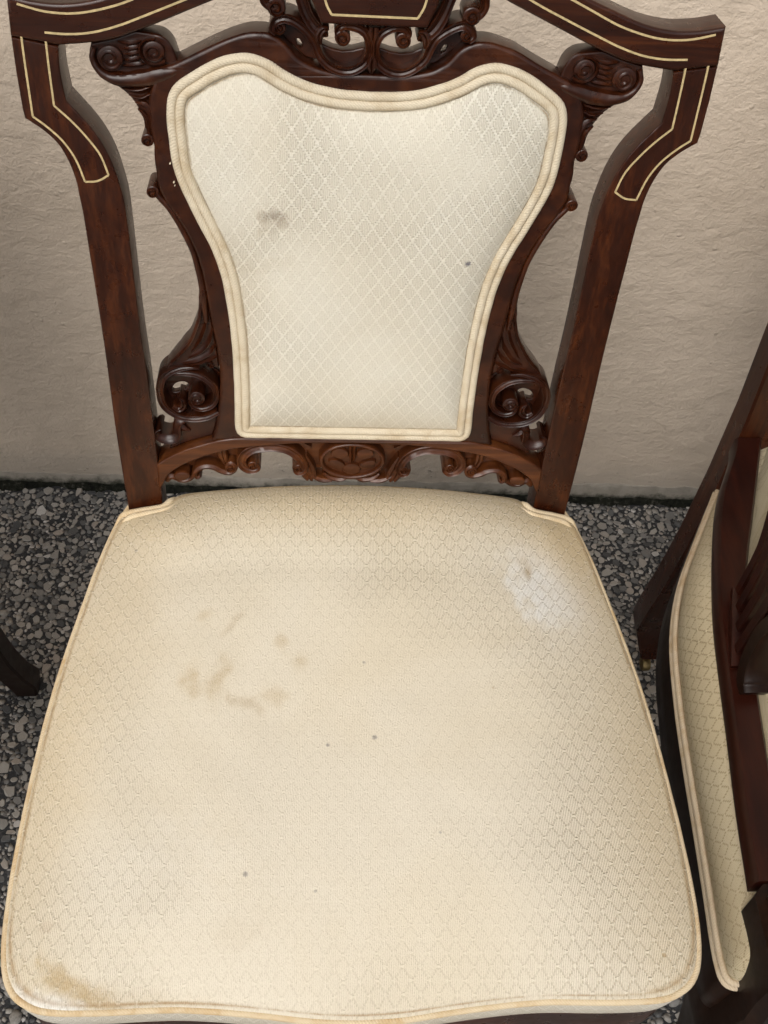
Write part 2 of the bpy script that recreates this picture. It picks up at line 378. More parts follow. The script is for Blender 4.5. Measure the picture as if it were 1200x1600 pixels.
def plate(loops, w0, w1, bev=0.0015, res=2):
    """Flat shape with holes cut from a board: front face at w1, back at w0, eased edges."""
    cu = bpy.data.curves.new('tmp', 'CURVE'); cu.dimensions = '2D'; cu.fill_mode = 'BOTH'
    for L in loops:
        sp = cu.splines.new('POLY'); sp.points.add(len(L) - 1); sp.use_cyclic_u = True
        for p, q in zip(sp.points, L): p.co = (q[0], q[1], 0, 1)
    cu.extrude = max(1e-5, (w1 - w0) / 2 - bev); cu.bevel_depth = bev; cu.bevel_resolution = res; cu.offset = -bev
    o = bpy.data.objects.new('tmp', cu); C.objects.link(o)
    dg = bpy.context.evaluated_depsgraph_get(); dg.update()
    me = bpy.data.meshes.new_from_object(o.evaluated_get(dg))
    V = [v.co.copy() for v in me.vertices]; F = [tuple(p.vertices) for p in me.polygons]
    bpy.data.objects.remove(o); bpy.data.curves.remove(cu); bpy.data.meshes.remove(me)
    c = (w0 + w1) / 2
    return [(v.x, v.y, v.z + c) for v in V], F

class MB:
    """Collects solids in (u, v, w)."""
    def __init__(s): s.V = []; s.F = []
    def add(s, V, F):
        b = len(s.V); s.V += [tuple(v) for v in V]; s.F += [tuple(i + b for i in f) for f in F]; return s
    def ribbon(s, path, width, w0, wb, prof='round', H=0.003):
        P = np.array(path, float); n = len(P)
        t = np.gradient(P, axis=0); t /= np.linalg.norm(t, axis=1)[:, None] + 1e-9
        nn = np.column_stack([-t[:, 1], t[:, 0]])
        W = np.interp(np.linspace(0, 1, n), np.linspace(0, 1, len(width)), width) / 2
        if prof == 'round': pr = [(-1, 0.0), (-0.88, .48), (-0.62, .60), (-0.25, .82), (0, 1.0), (0.25, .82), (0.62, .60), (0.88, .48), (1, 0.0)]
        elif prof == 'bead': pr = [(q, math.sqrt(max(0, 1 - q * q))) for q in np.linspace(-1, 1, 9)]
        elif prof == 'hollow': pr = [(-1, 0.0), (-0.93, .75), (-0.8, 1.0), (-0.62, .8), (-0.4, .2), (0, -0.12), (0.4, .2), (0.62, .8), (0.8, 1.0), (0.93, .75), (1, 0.0)]
        elif prof == 'vein': pr = [(-1, 0.0), (-0.75, .7), (-0.4, 1.0), (-0.12, .75), (0, .35), (0.12, .75), (0.4, 1.0), (0.75, .7), (1, 0)]
        elif prof == 'flat': pr = [(-1, 0), (-.92, 1), (.92, 1), (1, 0)]
        elif prof == 'cove': pr = [(-1, 0.0), (-0.9, .9), (-0.72, 1.0), (-0.5, .65), (-.2, .25), (.2, 0.0), (.6, -.3), (1, -.9)]
        m = len(pr); V = []; F = []
        for i in range(n):
            ww = W[i]; k = min(1.0, ww / (max(W) + 1e-9) * 1.2 + .15)
            for q, h in pr: V.append((P[i, 0] + nn[i, 0] * ww * q, P[i, 1] + nn[i, 1] * ww * q, w0 + h * H * k))
            V.append((P[i, 0] + nn[i, 0] * ww, P[i, 1] + nn[i, 1] * ww, wb)); V.append((P[i, 0] - nn[i, 0] * ww, P[i, 1] - nn[i, 1] * ww, wb))
        M = m + 2
        for i in range(n - 1):
            for j in range(M):
                a = i * M + j; b = i * M + (j + 1) % M; F.append((a, b, b + M, a + M))
        F.append(tuple(range(M))); F.append(tuple((n - 1) * M + j for j in range(M))[::-1])
        return s.add(V, F)
    def button(s, c, r, w0, wb, H=0.003, ry=None, ang=0.0, n=20, flat=0.7):
        ry = ry or r; V = []; F = []; ca, sa = math.cos(ang), math.sin(ang)
        rings = [(1, wb), (1, w0), (.97, w0 + H * .55), (.88, w0 + H * .85), (flat, w0 + H)]
        for k, ww in rings:
            for i in range(n):
                a = 2 * math.pi * i / n; x = r * k * math.cos(a); y = ry * k * math.sin(a)
                V.append((c[0] + x * ca - y * sa, c[1] + x * sa + y * ca, ww))
        for q in range(len(rings) - 1):
            for i in range(n): F.append((q * n + i, q * n + (i + 1) % n, (q + 1) * n + (i + 1) % n, (q + 1) * n + i))
        F.append(tuple(range(n))[::-1]); F.append(tuple((len(rings) - 1) * n + i for i in range(n)))
        return s.add(V, F)
    def plate(s, loops, w0, w1, bev=0.0015, res=2): return s.add(*plate(loops, w0, w1, bev, res))
    def build(s, name, mat, parent, side=1, smooth=30):
        k = 0.0005 if mat in (wood_cv, wood_ar) else 0.0
        def hand(u, v, q):
            if not k: return BP(side * u, v, q)
            p = (u * 95, v * 95, 7.0 * side)
            return BP(side * u + k * noise.noise(p), v + k * noise.noise((p[1], p[0], 3.0 * side)), q + 0.6 * k * noise.noise((u * 240, v * 240, 5.0 * side)))
        return link_mesh(name, [hand(u, v, q) for u, v, q in s.V], s.F, mat, parent, smooth)
    def build3(s, name, mat, parent, smooth=42, off=(0, 0, 0)):
        return link_mesh(name, [(a + off[0], b + off[1], c + off[2]) for a, b, c in s.V], s.F, mat, parent, smooth)

def tube(path, r, closed=False, seg=10, ref=(0, 0, 1)):
    P = np.array(path, float); n = len(P)
    if closed: t = np.roll(P, -1, 0) - np.roll(P, 1, 0)
    else: t = np.gradient(P, axis=0)
    t /= np.linalg.norm(t, axis=1)[:, None] + 1e-12
    ref = np.array(ref, float); V = []; U = []; F = []; L = 0.0
    rr = np.full(n, r) if np.isscalar(r) else np.interp(np.linspace(0, 1, n), np.linspace(0, 1, len(r)), r)
    cnt = n + 1 if closed else n
    for q in range(cnt):
        i = q % n
        if q: L += float(np.linalg.norm(P[i] - P[(q - 1) % n]))
        a = np.cross(t[i], ref); a /= np.linalg.norm(a) + 1e-9; b = np.cross(a, t[i])
        for j in range(seg + 1):
            th = 2 * math.pi * j / seg
            V.append(tuple(P[i] + rr[i] * (a * math.cos(th) + b * math.sin(th)))); U.append((L, j / seg))
    M = seg + 1
    for q in range(cnt - 1):
        for j in range(seg): F.append((q * M + j, q * M + j + 1, (q + 1) * M + j + 1, (q + 1) * M + j))
    if not closed:
        F.append(tuple(range(seg))); F.append(tuple((cnt - 1) * M + j for j in range(seg))[::-1])
    return V, F, U

def sweep_box(path, sx, sy, mat, name, parent, bev=0.003, ease=1):
    """Squared member along a near-vertical or near-horizontal 3-D path; sx, sy per-point sizes (world x/y or x/z)."""
    pass

def empty(name, loc, label, cat, group=None):
    o = bpy.data.objects.new(name, None); C.objects.link(o); o.location = loc; o.empty_display_size = 0.1
    o['label'] = label; o['category'] = cat
    if group: o['group'] = group
    return o

def loft(rings, cap=True):
    """Rings of equal vertex count joined in order."""
    n = len(rings[0]); V = [tuple(v) for r in rings for v in r]; F = []
    for i in range(len(rings) - 1):
        for j in range(n): F.append((i * n + j, i * n + (j + 1) % n, (i + 1) * n + (j + 1) % n, (i + 1) * n + j))
    if cap: F.append(tuple(range(n))[::-1]); F.append(tuple((len(rings) - 1) * n + j for j in range(n)))
    return V, F
def rrect(cx, cy, hx, hy, b):
    return [(cx + hx - b, cy - hy), (cx + hx, cy - hy + b), (cx + hx, cy + hy - b), (cx + hx - b, cy + hy),
            (cx - hx + b, cy + hy), (cx - hx, cy + hy - b), (cx - hx, cy - hy + b), (cx - hx + b, cy - hy)]
def post(stations, b=0.002):
    """Squared post: stations (x, y, z, half x, half y)."""
    return loft([[(x, y, z) for x, y in rrect(cx, cy, hx, hy, b)] for cx, cy, z, hx, hy in stations])
def lathe(prof, c, n=18):
    rings = [[(c[0] + r * math.cos(2 * math.pi * i / n), c[1] + r * math.sin(2 * math.pi * i / n), c[2] + z) for i in range(n)] for r, z in prof]
    return loft(rings)

# ------------------------------------------------------------------ the wall
WA = Vector((-0.4717, 0.4153)); WB = Vector((0.5264, 0.3965))
WANG = math.atan2(WB.y - WA.y, WB.x - WA.x)
def build_wall():
    root = empty('rendered_wall', (0.0, WA.y + (0 - WA.x) * math.tan(WANG), 0), 'beige rough-rendered outdoor wall behind the chairs', 'wall')
    root.rotation_euler = (0, 0, WANG)
    xs = np.concatenate([np.linspace(-7, -1.05, 12)[:-1], np.arange(-1.05, 1.2, 0.007), np.linspace(1.2, 7, 12)])
    zs = np.concatenate([np.arange(-0.02, 1.0, 0.007), np.linspace(1.0, 3.2, 8)])
    V = []; F = []
    for z in zs:
        for x in xs:
            d = 0.0
            if -1.1 < x < 1.25 and z < 1.05:
                d = 0.0018 * noise.noise((x * 6, z * 9, 1.3)) + 0.0007 * noise.noise((x * 30, z * 36, 4.1)) + 0.0005 * noise.noise((x * 75, z * 85, 8.7))
            V.append((x, -d, z))
    nx = len(xs)
    for j in range(len(zs) - 1):
        for i in range(nx - 1): F.append((j * nx + i, j * nx + i + 1, (j + 1) * nx + i + 1, (j + 1) * nx + i))
    b = len(V); k = len(zs) - 1
    V += [(-7, 0.24, -0.02), (7, 0.24, -0.02), (-7, 0.24, 3.2), (7, 0.24, 3.2)]
    F += [(b, b + 2, b + 3, b + 1), (k * nx, (k + 1) * nx - 1, b + 3, b + 2)]
    link_mesh('render_coat', V, F, wall_m, root, 0, recalc=False)
    xs = np.concatenate([np.linspace(-7, -1.0, 8)[:-1], np.arange(-1.0, 1.2, 0.008), np.linspace(1.2, 7, 8)])
    V = []; F = []
    for x in xs:
        t = 0.020 + 0.004 * noise.noise((x * 9, 0, 2)) + 0.0035 * noise.noise((x * 40, 0, 5)) + 0.008 * max(0, min(1, (x + .1) / .5))
        p = 0.0024 + 0.0012 * noise.noise((x * 14, 3, 1))
        V += [(x, 0.004, t + .005), (x, -p * .55, t + .002), (x, -p, t - 0.004), (x, -p - .001, t * .5), (x, -p - .0015, -0.01), (x, 0.004, -0.01)]
    for i in range(len(xs) - 1):
        for j in range(6): F.append((i * 6 + j, i * 6 + (j + 1) % 6, i * 6 + 6 + (j + 1) % 6, i * 6 + 6 + j))
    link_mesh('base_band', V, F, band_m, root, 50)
    return root
wall_root = build_wall()

# ------------------------------------------------------------------ the ground
def wall_y(x): return WA.y + (x - WA.x) * math.tan(WANG)
def build_ground():
    g = link_mesh('ground', [(-60, -60, 0), (60, -60, 0), (60, 60, 0), (-60, 60, 0)], [(0, 1, 2, 3)], ground_m, None, 0)
    g['kind'] = 'structure'
    rs = np.random.RandomState(11)
    fl = np.array(_f); rt = np.array(_r); up = np.array(_u); cp = np.array(cam.matrix_world.translation)
    def px(P):
        d = P - cp; z = d @ fl
        return np.array([600 + 1759 * (d @ rt) / z, 800 - 1759 * (d @ up) / z])
    # what of the ground the picture shows, as areas of the picture, is used only to choose the 300 stones that show largest
    def inpoly(q, poly):
        c = False; n = len(poly)
        for i in range(n):
            a, b = poly[i], poly[(i + 1) % n]
            if (a[1] > q[1]) != (b[1] > q[1]) and q[0] < (b[0] - a[0]) * (q[1] - a[1]) / (b[1] - a[1]) + a[0]: c = not c
        return c
    areas = [[(0, 760), (195, 770), (180, 840), (95, 1090), (30, 1340), (0, 1440), (0, 1080), (55, 1050), (0, 940)],
             [(890, 800), (1070, 800), (1000, 930), (985, 1000), (1040, 1040), (1050, 1180), (1110, 1580), (1050, 1600), (1085, 1500), (1060, 1280), (985, 990)]]
    pts = []; cell = {}; cs = 0.02
    def fits(x, y, r):
        i, j = int(x // cs), int(y // cs)
        for a in range(i - 1, i + 2):
            for b in range(j - 1, j + 2):
                for (X, Y, q) in cell.get((a, b), ()):
                    if (X - x) ** 2 + (Y - y) ** 2 < ((q + r) * 0.745) ** 2: return False
        return True
    for r, tries in ((0.0078, 900), (0.0062, 4200), (0.0052, 14000), (0.0040, 26000), (0.0029, 60000), (0.0021, 70000)):
        X = rs.uniform(-0.72, 0.85, tries); Y = rs.uniform(-0.62, 0.40, tries); Q = r * rs.uniform(0.85, 1.12, tries)
        for x, y, q in zip(X, Y, Q):
            if y > wall_y(x) - (0.014 if rs.uniform() > .12 else 0.004): continue
            if -0.12 < x < 0.12 and -0.35 < y < 0.05 and q < 0.004: continue
            if fits(x, y, q):
                cell.setdefault((int(x // cs), int(y // cs)), []).append((x, y, q)); pts.append((x, y, q))
    ico = bmesh.new(); bmesh.ops.create_icosphere(ico, subdivisions=1, radius=1.0)
    iv = np.array([v.co[:] for v in ico.verts]); ifc = [tuple(v.index for v in f.verts) for f in ico.faces]; ico.free()
    def chip(seed):
        q = np.random.RandomState(seed)
        v = iv * q.uniform(0.62, 1.18, (len(iv), 1))
        st = q.uniform(0.60, 1.0); v = v * np.array([1.22, 1.12 * st, 0.55])
        v[:, 2] = np.minimum(v[:, 2], q.uniform(0.12, 0.22))       # worn flat on top
        return v
    chips = [chip(s) for s in range(40)]
    scored = []
    for i, (x, y, q) in enumerate(pts):
        s = px(np.array([x, y, 0.0])); vis = any(inpoly(s, a) for a in areas)
        scored.append((q if vis else -1, i))
    scored.sort(reverse=True)
    big = {i for s, i in scored[:300] if s > 0}
    meshes = []
    for v in chips:
        me = bpy.data.meshes.new('stone'); me.from_pydata([tuple(a) for a in v], [], ifc); me.materials.append(stone_m)
        at = me.attributes.new('tone', 'FLOAT', 'POINT'); at.data.foreach_set('value', np.full(len(v), 0.13))
        meshes.append(me)
    VV = []; FF = []; TT = []; base = 0
    for i, (x, y, q) in enumerate(pts):
        k = rs.randint(40); a = rs.uniform(0, 2 * math.pi); tx, ty = rs.normal(0, 0.10, 2); dz = q * rs.uniform(-0.04, 0.14)
        if i in big:
            o = bpy.data.objects.new('stone', meshes[k]); C.objects.link(o); o.parent = g
            o.location = (x, y, dz); o.rotation_euler = (tx, ty, a); o.scale = (q, q, q)
        else:
            ca, sa = math.cos(a), math.sin(a); v = chips[k] * q
            X = v[:, 0] * ca - v[:, 1] * sa + x; Y = v[:, 0] * sa + v[:, 1] * ca + y
            Z = v[:, 2] + dz + tx * v[:, 1] - ty * v[:, 0]
            VV.append(np.column_stack([X, Y, Z])); FF.append(np.array(ifc) + base); base += len(v)
            TT.append(np.full(len(v), rs.uniform()))
    VV = np.vstack(VV); FF = np.vstack(FF)
    me = bpy.data.meshes.new('gravel')
    me.vertices.add(len(VV)); me.vertices.foreach_set('co', VV.ravel())
    me.loops.add(FF.size); me.loops.foreach_set('vertex_index', FF.ravel())
    me.polygons.add(len(FF)); me.polygons.foreach_set('loop_start', np.arange(0, FF.size, 3))
    me.update(calc_edges=True); me.validate()
    at = me.attributes.new('tone', 'FLOAT', 'POINT'); at.data.foreach_set('value', np.concatenate(TT))
    me.materials.append(stone_m)
    o = bpy.data.objects.new('gravel', me); C.objects.link(o); o.parent = g; o['kind'] = 'stuff'
    # strip of damp soil and moss where the wall meets the ground
    xs = np.arange(-1.1, 1.3, 0.005); V = []; F = []
    for x in xs:
        wd = 0.013 + 0.009 * noise.noise((x * 14, 0, 9)) + 0.006 * noise.noise((x * 55, 1, 3)); yw = wall_y(x)
        h = 0.006 + 0.004 * noise.noise((x * 30, 5, 5)) + 0.003 * noise.noise((x * 110, 2, 5))
        V += [(x, yw - 0.001, h * 1.1), (x, yw - wd * .35, h), (x, yw - wd * .7, h * .75 + .001 * noise.noise((x * 200, 0, 0))), (x, yw - wd, 0.0002)]
    for i in range(len(xs) - 1):
        for j in range(3): F.append((i * 4 + j, i * 4 + j + 1, i * 4 + 5 + j, i * 4 + 4 + j))
    so = link_mesh('soil', V, F, soil_m, g, 60); so['kind'] = 'stuff'
    return g
ground = build_ground()

# ------------------------------------------------------------------ the carved side chair
TH = 0.028
stile_out = mm([(238.0, 417.0), (238.2, 393.6), (237.7, 369.4), (237.0, 362.8), (233.3, 360.3), (224.9, 354.0), (216.9, 345.3), (211.3, 333.0), (207.8, 318.9), (206.6, 304.5), (205.6, 291.1), (204.6, 261.3), (203.4, 228.5), (202.0, 175.7), (201.2, 105.9), (199.8, 54.9), (198.2, 12.2), (197.0, -50)])
stile_in = mm([(208.1, 412.0), (209.0, 395.6), (207.5, 376.4), (204.3, 372.4), (194.0, 359.5), (186.6, 347.5), (181.0, 333.7), (177.3, 317.8), (175.0, 303.4), (174.2, 288.4), (173.6, 257.6), (172.9, 217.7), (172.0, 185), (170.4, 149.8), (169.2, 106.8), (168.6, 74.3), (167.8, 37.1), (167, -50)])
crest_top = mm([(237, 443.5), (220.3, 440.2), (202.0, 439.4), (181.3, 442.8), (156.7, 451.4), (140.7, 457.5), (120, 466), (98, 474), (78, 484), (60, 495), (40, 502), (20, 505), (0, 506)])
crest_bot = mm([(208.1, 412.9), (187.8, 415.2), (172.4, 418.1), (157.4, 423.4), (142.6, 429.3), (121.1, 438.6), (96.9, 449.0), (85.6, 454.1), (76, 460), (69, 468), (62, 474), (50, 477)])
inl = [mm([(120, 460.6), (130.3, 456.1), (145.1, 449.6), (163.2, 441.7), (181.1, 436.4), (197.1, 433.8), (214.0, 434.4), (230.9, 438.3)]),
       mm([(230.9, 438.3), (231.4, 401.2), (231.4, 364.5)]),
       mm([(231.4, 364.5), (222.5, 357.3), (213.1, 347.5), (205.9, 334.6), (201.2, 318.1)]),
       mm([(201.2, 318.1), (192.2, 319.1), (184.1, 323.8)]),
       mm([(184.1, 323.8), (188.4, 338.4), (195.9, 350.3), (205.0, 361.6), (216.0, 372.6)]),
       mm([(216.0, 372.6), (216.0, 400), (215.6, 421.1)]),
       mm([(215.6, 421.1), (200.0, 420.7), (184.0, 422.6), (167.5, 427.4), (152.5, 433.3), (132.8, 441.5), (111.7, 450.5), (98, 457)])]
padL = mm([(0, 390.0), (16, 390.6), (33.7, 392.9), (49.0, 397.7), (59.7, 402.6), (68.7, 408.4), (77.6, 411.9), (86.2, 412.9), (97.2, 411.0), (108.0, 406.6), (120.4, 399.4), (131.0, 392.0), (135.9, 386.6), (138.5, 380.0), (139.6, 371.9), (139.8, 363.0), (139.2, 349.7), (137.8, 332.9), (134.3, 318.6), (127.5, 301.2), (119.8, 283.3), (113.3, 268.0), (108.5, 252.1), (105.2, 235.8), (102.5, 212.4), (100.8, 186.4), (100.0, 153.5), (100.0, 123.9), (100.3, 104.1), (98.6, 96.4), (93.6, 92.6)])
frame_top = mm([(0, 402.0), (12, 402.0), (23.3, 402.4), (37.0, 404.8), (49.1, 410.3), (56.7, 418.3), (64.1, 424.0), (72, 426.4), (84.1, 425.6), (99.0, 420.7), (114.1, 413.2), (129.3, 405.7), (138, 402)])
frame_out = mm([(150.4, 345.1), (151.0, 336.2), (150.7, 328.6), (150.2, 317.0), (147.2, 307.8), (140.9, 296.0), (134.3, 284.6), (128.0, 270.2), (123.9, 256.5), (120.9, 240.3), (118.4, 219.1), (116.9, 206.5), (113.8, 184.2), (112.5, 167.3), (111.9, 146.1), (114.9, 116.4), (119.0, 94.2), (121, 88)])
bead = mm([(151.5, 309.5), (149.1, 306.3), (143.6, 299.5), (138.2, 289.5), (132.4, 276.3), (127.5, 262.8), (124.6, 248.4), (122.4, 234.7), (121.4, 217.3), (120.6, 203.4)])
wing = mm([(123.0, 244), (125.4, 226.2), (126.1, 217.2), (128.0, 204.5), (133.3, 189.3), (141.1, 176.6), (150.0, 165.1), (156, 156)])
arch_top = mm([(0, 92.8), (39.7, 92.3), (72.4, 92.0), (100.4, 91.4), (121.5, 86.7), (142.8, 78.6), (160.1, 68.6), (169, 61.5)])
arch_bot = mm([(0, 88.4), (28.6, 87.6), (61.5, 85.6), (106.8, 78.6), (137.4, 66.9), (153.1, 56.7), (160.8, 49.4), (165, 40), (169, 34)])
seat_side = mm([(204, 0), (210, -20), (218, -55), (226, -100), (234, -150), (240, -200), (244, -260), (246, -320), (245, -365), (241, -393), (234, -408), (224, -416), (209, -421), (176, -422), (124, -421), (74, -425), (30, -430.5), (0, -432)])

def spiral(c, r0, r1, a0, a1, n=40, sy=1.0):
    return [(c[0] + (r0 + (r1 - r0) * t) * math.cos(a0 + (a1 - a0) * t), c[1] + sy * (r0 + (r1 - r0) * t) * math.sin(a0 + (a1 - a0) * t)) for t in np.linspace(0, 1, n)]

def vol(c, r, w0, wb, H, mat, parent, s, turn=1.35):
    """Carved volute: a boss with a spiral fillet winding into its eye."""
    m = MB().button(c, r, w0 - 0.0004, wb, H * 0.35, flat=.85)
    sp_ = spiral(c, r * 0.84, r * 0.22, R(200), R(200 + 360 * turn), 34)
    m.ribbon(sp_, [r * .22, r * .34, r * .34, r * .42], w0 - 0.0004, w0 - 0.003, 'round', H + 0.0006)
    return m.build('volute', mat, parent, s)

def make_side_chair(label, group):
    root = empty('side_chair', (0, 0, 0), label, 'chair', group)
    # --- stiles and crest
    so, si = cr(stile_out[:2], 4) + [np.array(stile_out[2]), np.array(stile_out[3])] + cr(stile_out[4:], 5), cr(stile_in[:3], 4) + cr(stile_in[3:], 5)
    for s in (-1, 1):
        st = MB().plate([[tuple(p) for p in so] + [tuple(p) for p in si[::-1]]], -TH, 0, 0.0010, 2).build('stile', wood_up, root, s)
        for L in inl[1:6]:
            MB().ribbon(cr(L, 6), [0.0015], -0.0004, -0.001, 'flat', 0.0007).build('inlay_line', inlay_m, st, s)
    ct, cb = cr(crest_top[:-1], 6), cr(crest_bot, 6)
    half = [tuple(p) for p in ct] + []
    loop = [(0.2382, 0.4175)] + [tuple(p) for p in ct] + [(0, 0.5055)] + [(-p[0], p[1]) for p in ct[::-1]] + [(-0.2382, 0.4175)] + [(-p[0], p[1]) for p in cb] + [tuple(p) for p in cb[::-1]]
    crest = MB().plate([loop], -TH - 0.001, 0.0006, 0.0022, 3).build('crest_rail', wood_ac, root)
    for s in (-1, 1):
        for L in (inl[0], inl[6]):
            MB().ribbon(cr(L, 6), [0.0015], 0.0002, -0.001, 'flat', 0.0007).build('inlay_line', inlay_m, crest, s)
    # --- central tablet of the crest with its stringing
    tb = mm([(35.0, 435.2), (41.0, 448.6), (44, 462), (43, 480), (36, 494), (18, 500), (0, 501)])
    tbl = [tuple(p) for p in cr(tb[1:], 5)]
    tab = MB().plate([[tb[0]] + tbl + [(-p[0], p[1]) for p in tbl[::-1]] + [(-tb[0][0], tb[0][1])]], -0.020, 0.0045, 0.002, 2).build('crest_tablet', wood_ac, root)
    ti = mm([(-28.3, 441.4), (28.3, 441.4), (32.4, 449.6), (34.5, 463), (33, 478), (26, 489), (0, 492)])
    MB().ribbon([ti[0], ti[1]], [0.0016], 0.0040, 0.003, 'flat', 0.0007).build('inlay_line', inlay_m, tab)
    tr = cr(ti[1:], 5); tri = [tuple(p) for p in tr]
    MB().ribbon(tri + [(-p[0], p[1]) for p in tri[::-1]][1:], [0.0016], 0.0041, 0.003, 'flat', 0.0007).build('inlay_line', inlay_m, tab)
    # --- pierced scrolls between tablet and pad frame
    for s in (-1, 1):
        cg = MB()
        ring = cr(mm([(20, 425), (23.5, 429.5), (20, 433.2), (12, 432.8), (4.5, 428), (1.6, 419), (4.5, 410), (12, 404.5), (20.5, 403.6), (29, 407), (35.5, 413.5), (38.6, 420.5), (42, 426.5), (47.5, 431.5), (53.8, 435.2), (60.1, 436.4), (65.0, 434.0), (66.3, 430), (63.8, 427.2)]), 6)
        cg.ribbon(ring, [0.004, .005, .0058, .006, .0062, .0062, .0062, .006, .006, .006, .0065, .0065, .006, .005], -0.0005, -0.024, 'hollow', 0.0022)
        p = cg.build('scroll_carving', wood_cv, root, s)
        vol((0.0203, 0.4253), 0.0052, 0.0005, -0.022, 0.0022, wood_cv, p, s)
        vol((0.0625, 0.4295), 0.0042, -0.001, -0.022, 0.002, wood_cv, p, s)
        MB().ribbon(cr(mm([(33, 424.5), (35.5, 428.5), (40.5, 434), (44.6, 441), (47.5, 448.4), (50, 456), (54, 463), (60, 466), (66, 463.5), (70.5, 458), (72.8, 451), (71.5, 445.5), (67, 441.5)]), 6), [.008, .0095, .0085, .008, .0075, .006, .005], -0.001, -0.023, 'hollow', 0.0028).build('stem', wood_cv, p, s)
        vol((0.0645, 0.4428), 0.0062, 0.0, -0.023, 0.003, wood_cv, p, s)
        MB().ribbon(cr(mm([(29.5, 431.5), (33.5, 430.5), (36, 426), (35.4, 421)]), 6), [.002, .006, .0065, .003], 0.0005, -0.022, 'vein', 0.0026).build('leaf', wood_cv, p, s)
        MB().ribbon(cr(mm([(46, 428.5), (41, 421), (37, 414)]), 6), [.002, .005, .002], -0.006, -0.022, 'round', 0.003).build('leaf', wood_cv, p, s)
        # hollowed bowl inside the lower half of the ring
        MB().plate([mm([(3, 417), (4.5, 409), (11, 403.8), (20, 402.8), (29, 406), (36, 413.5), (37.5, 419), (33, 417.5), (27, 415.0), (20, 413.8), (13, 414.6), (7, 416.6)])], -0.0228, -0.0100, 0.0012, 2).build('bowl', wood_cv, p, s)
        MB().plate([mm([(36, 414), (41, 424), (48, 430), (56, 434.5), (64, 432), (63, 424), (57, 418), (50, 412), (44, 407.5), (38, 406.5)]),
                    mm([(47, 416), (49.2, 419.6), (51.8, 419.8), (50.4, 415.6), (47.6, 413.4)])], -0.0232, -0.0130, 0.0006, 1).build('panel', wood_cv, p, s)
    bud = MB().ribbon(cr(mm([(0, 433.5), (0, 428), (0, 420), (0, 413), (0, 407.5), (0, 402.5)]), 5), [.0075, .0095, .0045, .003, .0085, .0075, .0015], -0.0012, -0.022, 'vein', 0.0034)
    bud.build('bud', wood_cv, root)
    # --- shield-shaped frame round the pad
    pl = cr(padL, 5); pad_loop = resample([tuple(p) for p in pl] + [(-p[0], p[1]) for p in pl[::-1]][:-5], 260)
    ft = cr(frame_top, 5); fo = cr(frame_out, 5)
    outer = [tuple(p) for p in ft] + mm([(146, 396), (151.5, 380), (152.3, 360)]) + [tuple(p) for p in fo]
    outl = outer + [(-p[0], p[1]) for p in outer[::-1]][:-1]
    frame = MB().plate([outl, [tuple(p) for p in inset(pad_loop, 0.006)]], -0.026, 0.0, 0.0028, 3).build('back_frame', wood_cv, root)
    for s in (-1, 1):
        MB().ribbon(cr(bead, 5), [.0045, .0055, .0050, .0048, .005, .006, .004], -0.0035, -0.025, 'bead', 0.0034).build('bead_moulding', wood_up, frame, s)
        vol((0.1540, 0.3112), 0.0046, -0.0012, -0.025, 0.002, wood_cv, frame, s)
    # --- ears
    for s in (-1, 1):
        e = mm([(187.6, 413.6), (189.2, 406.8), (188.2, 399.5), (183.9, 392.9), (175.5, 387.2), (167.1, 380.8), (161.7, 373.3), (157.3, 364.1), (156.6, 356.8), (151, 350), (146, 368), (138, 392), (131, 404), (134, 413.5), (140, 419.5), (149, 421.5)])
        ecl = [tuple(p) for p in cr(e[:9], 4)] + e[9:13] + [tuple(p) for p in cr(e[12:], 4)][1:] + mm([(157.5, 422.4), (172.3, 417.1)])
        ear = MB().plate([ecl], -0.0258, -0.0056, 0.0014, 2).build('ear_carving', wood_cv, root, s)
        vol((0.1752, 0.4052), 0.0084, -0.0012, -0.012, 0.0016, wood_cv, ear, s)
        vol((0.1462, 0.4105), 0.0072, -0.0016, -0.012, 0.0018, wood_cv, ear, s)
        MB().ribbon(cr(mm([(124, 402.0), (135, 398.0), (147, 394.2), (157, 391.9), (168, 391.0), (178, 392.8), (184.6, 398.0), (186.9, 405), (185.0, 411.8)]), 6), [.001, .0085, .0120, .0118, .0105, .0072, .0052, .0044, .0036], -0.0034, -0.014, 'bead', 0.0046).build('scroll_band', wood_cv, ear, s)
        MB().ribbon(cr(mm([(139, 404.2), (144, 402.2), (150, 402.6), (154.6, 407), (154.9, 413), (151, 417.6), (145, 418.4)]), 6), [.003, .0032, .0028, .0024, .002, .0015], -0.0040, -0.014, 'round', 0.0030).build('scroll_band', wood_cv, ear, s)
        for (a, b, c) in (((153, 416.8), (161, 415.2), (170, 415.6)), ((154, 413.6), (160, 411.8), (167, 411.2)), ((155, 410), (160, 408.4), (166.2, 407.6)), ((154.5, 406), (160, 404.6), (166.8, 403.4)), ((152, 402), (159, 400.9), (168, 399.6))):
            MB().ribbon(cr(mm([a, b, c]), 5), [.0008, .0040, .0036, .0008], -0.0056, -0.010, 'round', 0.0030).build('flute', wood_cv, ear, s)
